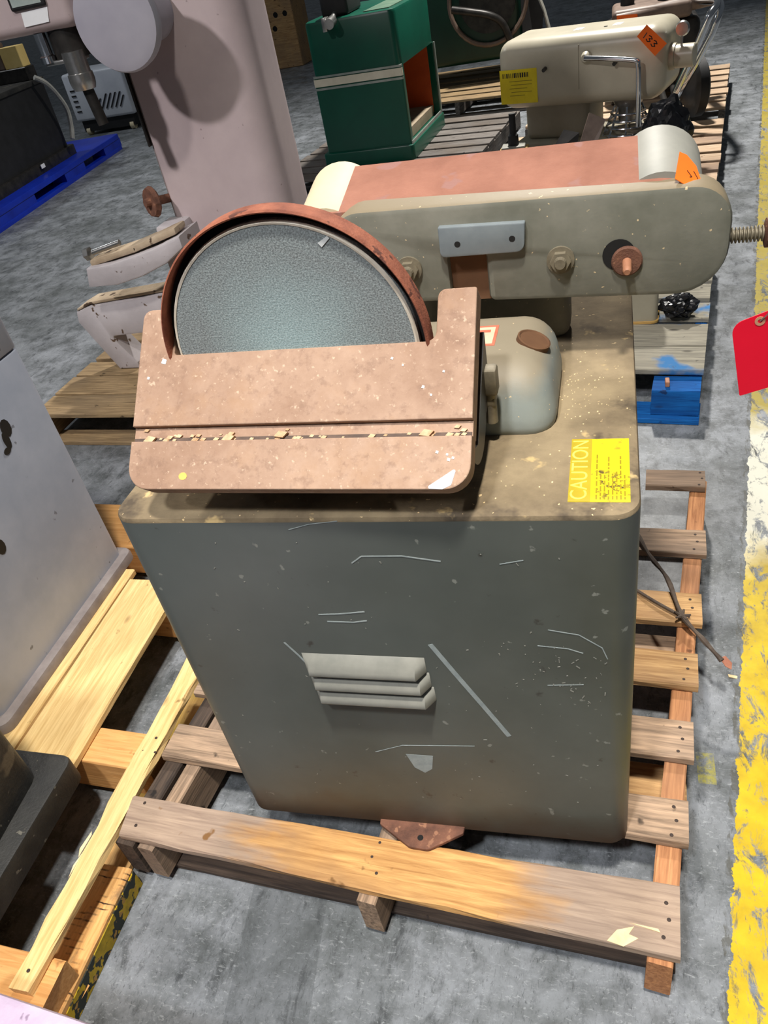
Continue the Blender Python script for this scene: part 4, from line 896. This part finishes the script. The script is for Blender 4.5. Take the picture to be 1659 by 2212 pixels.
yl = obj('asset_label', mbox(-0.455, -0.235, -0.0015, 0.0005, 0.500, 0.672), 'yellow_label', mi, label='yellow barcode label')
b = NEW(); rs = random.Random(2); u = -0.438
while u < -0.285:
    w = rs.choice((0.0028, 0.005, 0.008)); box(b, u, u + w, -0.0022, -0.0015, 0.632, 0.655, fn=mx); u += w + rs.choice((0.003, 0.005, 0.007))
for k in range(5): box(b, -0.40 + 0.01 * (k % 2), -0.40 + rs.uniform(0.08, 0.14), -0.0022, -0.0015, 0.612 - k * 0.018, 0.615 - k * 0.018, fn=mx)
obj('label_print', b, 'label_ink', yl)
b = NEW(); rs = random.Random(2); u = -0.438
while u < -0.285:
    w = rs.choice((0.0028, 0.005, 0.008)); box(b, u, u + w, -0.0026, -0.0022, 0.632, 0.655, fn=mx); u += w + rs.choice((0.003, 0.005, 0.007))
obj('barcode', b, 'ink', yl)
for u, w in ((-0.075, 0.14), (0.13, 0.16)): obj('paper_label', mbox(u, u + 0.045, w, w + 0.07, 0.8082, 0.8090), 'paper', mb)
nt = Vector((0.05, -0.8, 0.6))
mt = folded_tag('paper_tag', [(0.120, 4.60, 0.785), (0.165, 4.61, 0.828), (0.262, 4.60, 0.735), (0.208, 4.585, 0.690)], [(0, 1, 2, 3)], nt, 'orange_tag', mi, 'neon orange tag with the handwritten number 133')
def tg(s, t_): return Vector((0.120, 4.60, 0.785)) * (1 - s) * (1 - t_) + Vector((0.165, 4.61, 0.828)) * (1 - s) * t_ + Vector((0.262, 4.60, 0.735)) * s * t_ + Vector((0.208, 4.585, 0.690)) * s * (1 - t_) + nt.normalized() * 0.0012
three = [(0, .85), (.10, .95), (.20, .80), (.08, .55), (.20, .35), (.10, .08), (0, .2)]
segs = [[tg(.22, .25), tg(.20, .62)]] + [[tg(x0 + x * .85, .22 + y * .45) for x, y in three] for x0 in (0.33, 0.58)]
strokes('handwriting', segs, 0.0042, nt, 'ink', mt)
# loose pieces around the mixer
def blob(name, c, r, mat, label, cat, seed, rough=0.35):
    b = NEW(); bmesh.ops.create_icosphere(b, subdivisions=4, radius=1); rs = random.Random(seed)
    D = [(Vector((rs.uniform(-1, 1), rs.uniform(-1, 1), rs.uniform(-1, 1))).normalized(), rs.uniform(2, 7), rs.uniform(0, 6)) for _ in range(14)]
    for v in b.verts:
        n = v.co.normalized(); f = 1 + rough * sum(abs(math.sin(d.dot(n) * q + p)) - .5 for d, q, p in D) / 4
        v.co = Vector((n.x * r[0] * f, n.y * r[1] * f, n.z * r[2] * f))
    zmin = min(v.co.z for v in b.verts)
    for v in b.verts: v.co += Vector((c[0], c[1], c[2] - zmin))
    return tag(obj(name, b, mat), label, cat)
blob('plastic_bag', (0.275, 4.50, 0.141), (0.105, 0.075, 0.150), 'bag', 'crumpled glossy black plastic bag beside the beige mixer', 'plastic bag', 4)
tag(obj('rubber_wheel', lathe(NEW(), (0.500, 5.66, 0.312), (1, 0.25, 0), [(-0.03, 0.09), (-0.035, 0.145), (-0.02, 0.171), (0.03, 0.171), (0.045, 0.145), (0.04, 0.09), (0.04, 0)], 32), 'black', smooth=True),
    'black rubber wheel behind the beige mixer', 'wheel')
bar = thing('metal_bar', 'brown-grey flat steel bar leaning below the beige mixer', 'metal bar', (-0.12, 4.46, 0.14))
b = NEW(); slab(b, [(-0.235, 4.42, 0.141), (-0.155, 4.41, 0.141), (-0.030, 4.52, 0.440), (-0.112, 4.53, 0.480)], (0.2, -0.9, 0.4), 0.022); obj('bar', b, 'brown_metal', bar)
b = NEW(); slab(b, [(-0.330, 4.42, 0.300), (-0.215, 4.40, 0.141), (-0.160, 4.47, 0.405), (-0.240, 4.49, 0.425)], (0.2, -0.9, 0.4), 0.014); obj('plate', b, 'dark_metal', bar)
ps = thing('steel_post', 'short black steel post with a grey foot beside the mixer', 'post', (-0.52, 4.66, 0.14))
b = NEW(); box(b, -0.60, -0.44, 4.58, 4.72, 0.141, 0.325, 0.008, 2); obj('wood_block', b, 'pine', ps)
b = NEW(); box(b, -0.585, -0.455, 4.60, 4.70, 0.325, 0.345, 0.005, 2); obj('foot_plate', b, 'cap_grey', ps)
b = NEW(); lathe(b, (-0.52, 4.65, 0.345), (0, 0, 1), [(0, 0.030), (0.05, 0.028), (0.06, 0.018), (0.16, 0.018), (0.16, 0)], 16); obj('post', b, 'black', ps, smooth=True)

# beige leg and black scrap on the blue painted pallet
bl = thing('beige_pedestal', 'beige sheet metal pedestal standing on the grey and blue pallet', 'pedestal', (0.09, 2.80, 0.14))
b = NEW(); prism(b, fillet([(-0.02, 2.745), (0.168, 2.735), (0.175, 2.85), (-0.02, 2.86)], [0, .025, .01, 0], 4), 0.145, 0.36, 'z', bev=0.006); obj('pedestal_box', b, 'beige_shade', bl, smooth=True)
b = NEW(); prism(b, fillet([(-0.03, 2.738), (0.172, 2.728), (0.180, 2.855), (-0.03, 2.866)], [0, .025, .01, 0], 4), 0.1405, 0.148, 'z'); obj('pedestal_foot', b, 'yellow_edge_wood', bl)
blob('plastic_scrap', (0.240, 2.775, 0.1405), (0.046, 0.040, 0.030), 'bag', 'torn black plastic scrap on the grey and blue pallet', 'plastic scrap', 9, 0.6)

# ------------------------------------------------------------------ dark machine with chrome tube handles
dm = thing('dark_machine', 'dark oily machine with bent chrome tube handles and an orange tag', 'machine', (0.3, 6.4, 0.14))
b = NEW(); box(b, -0.05, 0.56, 6.22, 6.75, 0.20, 0.62, 0.05, 3); obj('body', b, 'dark_metal', dm, smooth=True)
b = NEW(); box(b, 0.0, 0.50, 6.18, 6.60, 0.62, 0.72, 0.03, 3); cyl(b, (0.03, 6.2, 0.66), (0.62, 6.25, 0.70), 0.045); obj('top_casting', b, 'brown_metal', dm, smooth=True)
b = NEW(); cyl(b, (0.10, 6.4, 0.72), (0.10, 6.4, 0.80), 0.045); obj('filler_cap', b, 'black', dm, smooth=True)
b = NEW(); cyl(b, (0.36, 6.35, 0.72), (0.36, 6.35, 0.84), 0.07); obj('air_filter', b, 'black', dm, smooth=True)
for x in (0.0, 0.50):
    b = NEW(); box(b, x, x + 0.05, 6.25, 6.70, 0.1405, 0.22, 0.01, 2); obj('skid', b, 'dark_metal', dm)
for path in ([(0.330, 5.52, 0.235), (0.354, 5.42, 0.311), (0.407, 5.40, 0.429), (0.462, 5.40, 0.553), (0.514, 5.40, 0.683), (0.538, 5.41, 0.728), (0.566, 5.47, 0.748), (0.585, 5.70, 0.745), (0.52, 6.22, 0.70)],
             [(0.395, 5.70, 0.24), (0.420, 5.56, 0.340), (0.460, 5.52, 0.423), (0.520, 5.51, 0.535), (0.562, 5.51, 0.620), (0.590, 5.52, 0.700), (0.605, 5.60, 0.730), (0.60, 5.80, 0.735), (0.55, 6.24, 0.69)]):
    b = NEW(); tube(b, curve(path, 5), 0.021, 12); obj('tube_handle', b, 'chrome', dm, smooth=True)
b = NEW(); tube(b, [(0.330, 5.52, 0.235), (0.32, 6.25, 0.24)], 0.021, 10); obj('handle_brace', b, 'dark_metal', dm, smooth=True)
b = NEW(); tube(b, [(0.395, 5.70, 0.24), (0.40, 6.3, 0.24)], 0.021, 10); obj('handle_brace', b, 'dark_metal', dm, smooth=True)
folded_tag('paper_tag', [(0.032, 6.150, 0.653), (0.164, 6.155, 0.643), (0.160, 6.160, 0.688), (0.030, 6.155, 0.698)], [(0, 1, 2, 3)], (0, -1, 0.2), 'orange_tag', dm, 'small orange tag')
folded_tag('tape_flag', [(0.365, 6.17, 0.615), (0.392, 6.17, 0.608), (0.385, 6.17, 0.560)], [(0, 1, 2)], (0, -1, 0.2), 'yellow_label', dm, 'small yellow tape flag')

# ------------------------------------------------------------------ deep green machine behind the green cabinet
dg = thing('green_machine', 'deep green machine with a round belt guard on the brown pallet', 'machine', (-1.1, 8.0, 0.14))
b = NEW(); box(b, -1.95, -0.75, 7.85, 8.45, 0.30, 1.25, 0.05, 3); obj('body', b, 'dark_green', dg, smooth=True)
for x in (-1.85, -0.95):
    b = NEW(); box(b, x, x + 0.18, 7.90, 8.4, 0.1405, 0.31, 0.02, 2); obj('foot', b, 'dark_green', dg, smooth=True)
b = NEW(); tube(b, [(-1.02 + 0.33 * math.cos(a), 7.83, 0.76 + 0.33 * math.sin(a)) for a in [2 * PI * i / 36 for i in range(37)]], 0.020, 8); obj('guard_ring', b, 'brown_metal', dg, smooth=True)
b = NEW(); tube(b, curve([(-1.32, 7.78, 0.74), (-1.15, 7.76, 0.70), (-1.0, 7.76, 0.655), (-0.90, 7.78, 0.58), (-0.84, 7.80, 0.43)], 5), 0.030, 10); obj('pipe', b, 'dark_metal', dg, smooth=True)
b = NEW(); cyl(b, (-1.02, 7.86, 0.76), (-1.02, 7.80, 0.76), 0.24, n=36); obj('pulley', b, 'dark_metal', dg, smooth=True)
b = NEW(); slab(b, [(-0.70, 7.9, 0.1405), (-0.62, 7.9, 0.1405), (-0.56, 7.9, 0.60), (-0.72, 8.0, 0.95), (-0.80, 8.0, 0.95)], (0, -1, 0), 0.05); obj('frame_bar', b, 'black', dg)
b = NEW(); tube(b, [(-0.50, 7.88, 0.40), (-0.56, 7.90, 0.62), (-0.70, 7.98, 0.95)], 0.016, 8); tube(b, [(-0.50, 7.88, 0.40), (-0.60, 7.95, 0.165)], 0.016, 8); obj('frame_tube', b, 'cap_grey', dg, smooth=True)

# ------------------------------------------------------------------ far left: blue plastic pallet, black machine, white vented box
bl2 = thing('plastic_pallet', 'bright blue plastic pallet under the black machine', 'pallet', (-5.5, 6.5, 0))
Q = [Vector((-4.66, 5.10)), Vector((-5.02, 8.00)), Vector((-6.35, 7.85)), Vector((-6.00, 4.95))]
def bil(s, t): return Q[0] * (1 - s) * (1 - t) + Q[1] * s * (1 - t) + Q[2] * s * t + Q[3] * (1 - s) * t
b = NEW(); prism(b, fillet([tuple(q) for q in Q], 0.05, 4), 0.105, 0.150, 'z', bev=0.008); obj('deck', b, 'blue_plastic', bl2, smooth=True)
b = NEW(); prism(b, fillet([tuple(q) for q in Q], 0.05, 4), 0.0, 0.035, 'z', bev=0.008); obj('base_frame', b, 'blue_plastic', bl2, smooth=True)
for s0, s1 in ((0.0, 0.32), (0.52, 0.68), (0.84, 1.0)):
    for t0, t1 in ((0.0, 0.12), (0.44, 0.56), (0.88, 1.0)):
        b = NEW(); prism(b, [tuple(bil(s0 + .005, t0 + .005)), tuple(bil(s1 - .005, t0 + .005)), tuple(bil(s1 - .005, t1 - .005)), tuple(bil(s0 + .005, t1 - .005))], 0.03, 0.107, 'z'); obj('block', b, 'blue_plastic', bl2)
bk = thing('black_machine', 'black box-shaped machine with a pale cable on the blue pallet', 'machine', (-5.5, 6.4, 0.15))
b = NEW(); prism(b, fillet([(-4.86, 5.45), (-5.09, 7.28), (-6.1, 7.15), (-5.9, 5.3)], 0.03, 3), 0.150, 0.235, 'z', bev=0.006); obj('plinth', b, 'dark_metal', bk, smooth=True)
b = NEW(); prism(b, fillet([(-4.90, 5.50), (-5.12, 7.22), (-6.05, 7.1), (-5.85, 5.35)], 0.03, 3), 0.235, 0.80, 'z'); obj('body', b, 'black', bk, smooth=True)
b = NEW(); prism(b, fillet([(-4.88, 5.48), (-5.11, 7.24), (-6.07, 7.12), (-5.87, 5.33)], 0.03, 3), 0.80, 0.84, 'z', bev=0.008); obj('lid', b, 'black_cast', bk, smooth=True)
b = NEW(); tube(b, curve([(-5.03, 6.98, 0.86), (-4.99, 7.05, 0.80), (-4.97, 7.12, 0.70), (-4.96, 7.18, 0.55), (-4.97, 7.16, 0.40), (-4.98, 7.12, 0.30)], 5), 0.022, 8); obj('cable', b, 'cable', bk, smooth=True)
b = NEW(); slab(b, [(-4.978, 6.50, 0.195), (-4.986, 6.57, 0.195), (-4.986, 6.57, 0.228), (-4.978, 6.50, 0.228)], (1, 0.12, 0), 0.006); obj('sticker', b, 'paper', bk)
pb = thing('plywood_box', 'pale plywood boxes on a dark rack on top of the black machine', 'box', (-5.35, 7.07, 0.84))
b = NEW(); box(b, -5.62, -5.10, 7.00, 7.14, 0.840, 0.950, 0.006, 1); obj('rack', b, 'dark_metal', pb)
for x0, x1 in ((-5.31, -5.12), (-5.60, -5.43)):
    b = NEW(); box(b, x0, x1, 7.01, 7.13, 0.950, 1.12, 0.004, 1); obj('plywood_panel', b, 'ply', pb)
b = NEW(); box(b, -5.42, -5.32, 7.02, 7.12, 0.950, 1.16, 0.01, 2); obj('bracket', b, 'brown_metal', pb)
wb = thing('vented_box', 'white enamel box with slanted vent slots behind the blue pallet', 'appliance', (-5.75, 9.3, 0))
b = NEW(); box(b, -6.15, -5.35, 9.0, 9.6, 0.16, 0.66, 0.03, 3); obj('housing', b, 'vent_white', wb, smooth=True)
b = NEW(); box(b, -6.10, -5.40, 9.03, 9.57, 0.04, 0.165); obj('undercarriage', b, 'black', wb)
for x in (-6.05, -5.45):
    for y in (9.06, 9.5): b = NEW(); cyl(b, (x - 0.025, y, 0.045), (x + 0.025, y, 0.045), 0.045, n=16); obj('caster', b, 'cap_cream', wb, smooth=True)
for k in range(6):
    x = -5.82 + k * 0.062; b = NEW(); h = 0.11 if k in (0, 5) else 0.15; t = NEW(); box(t, x, x + 0.018, 8.992, 9.002, 0.26, 0.26 + h); join(b, t, lambda c, x=x: (c.x + (c.z - 0.26) * 0.75, c.y, c.z)); obj('vent_slot', b, 'black', wb)
for k in range(5):
    b = NEW(); box(b, -6.09, -6.03, 8.992, 9.002, 0.26 + k * 0.055, 0.275 + k * 0.055); obj('vent_slot', b, 'dark_metal', wb)
os_ = thing('wood_crate', 'yellowish wooden crate with dark holes far behind the bandsaw', 'crate', (-4.5, 12.2, 0))
b = NEW(); box(b, -4.90, -4.24, 12.0, 12.6, 0.0, 0.95, 0.01, 1); obj('panel', b, 'board_tan', os_)
for (x, z) in ((-4.50, 0.66), (-4.36, 0.66), (-4.46, 0.86), (-4.30, 0.84), (-4.55, 0.5)):
    b = NEW(); lathe(b, (x, 12.001, z), (0, -1, 0), [(0, 0.035), (0.002, 0.035), (0.002, 0)], 12); obj('knot_hole', b, 'black_gap', os_)
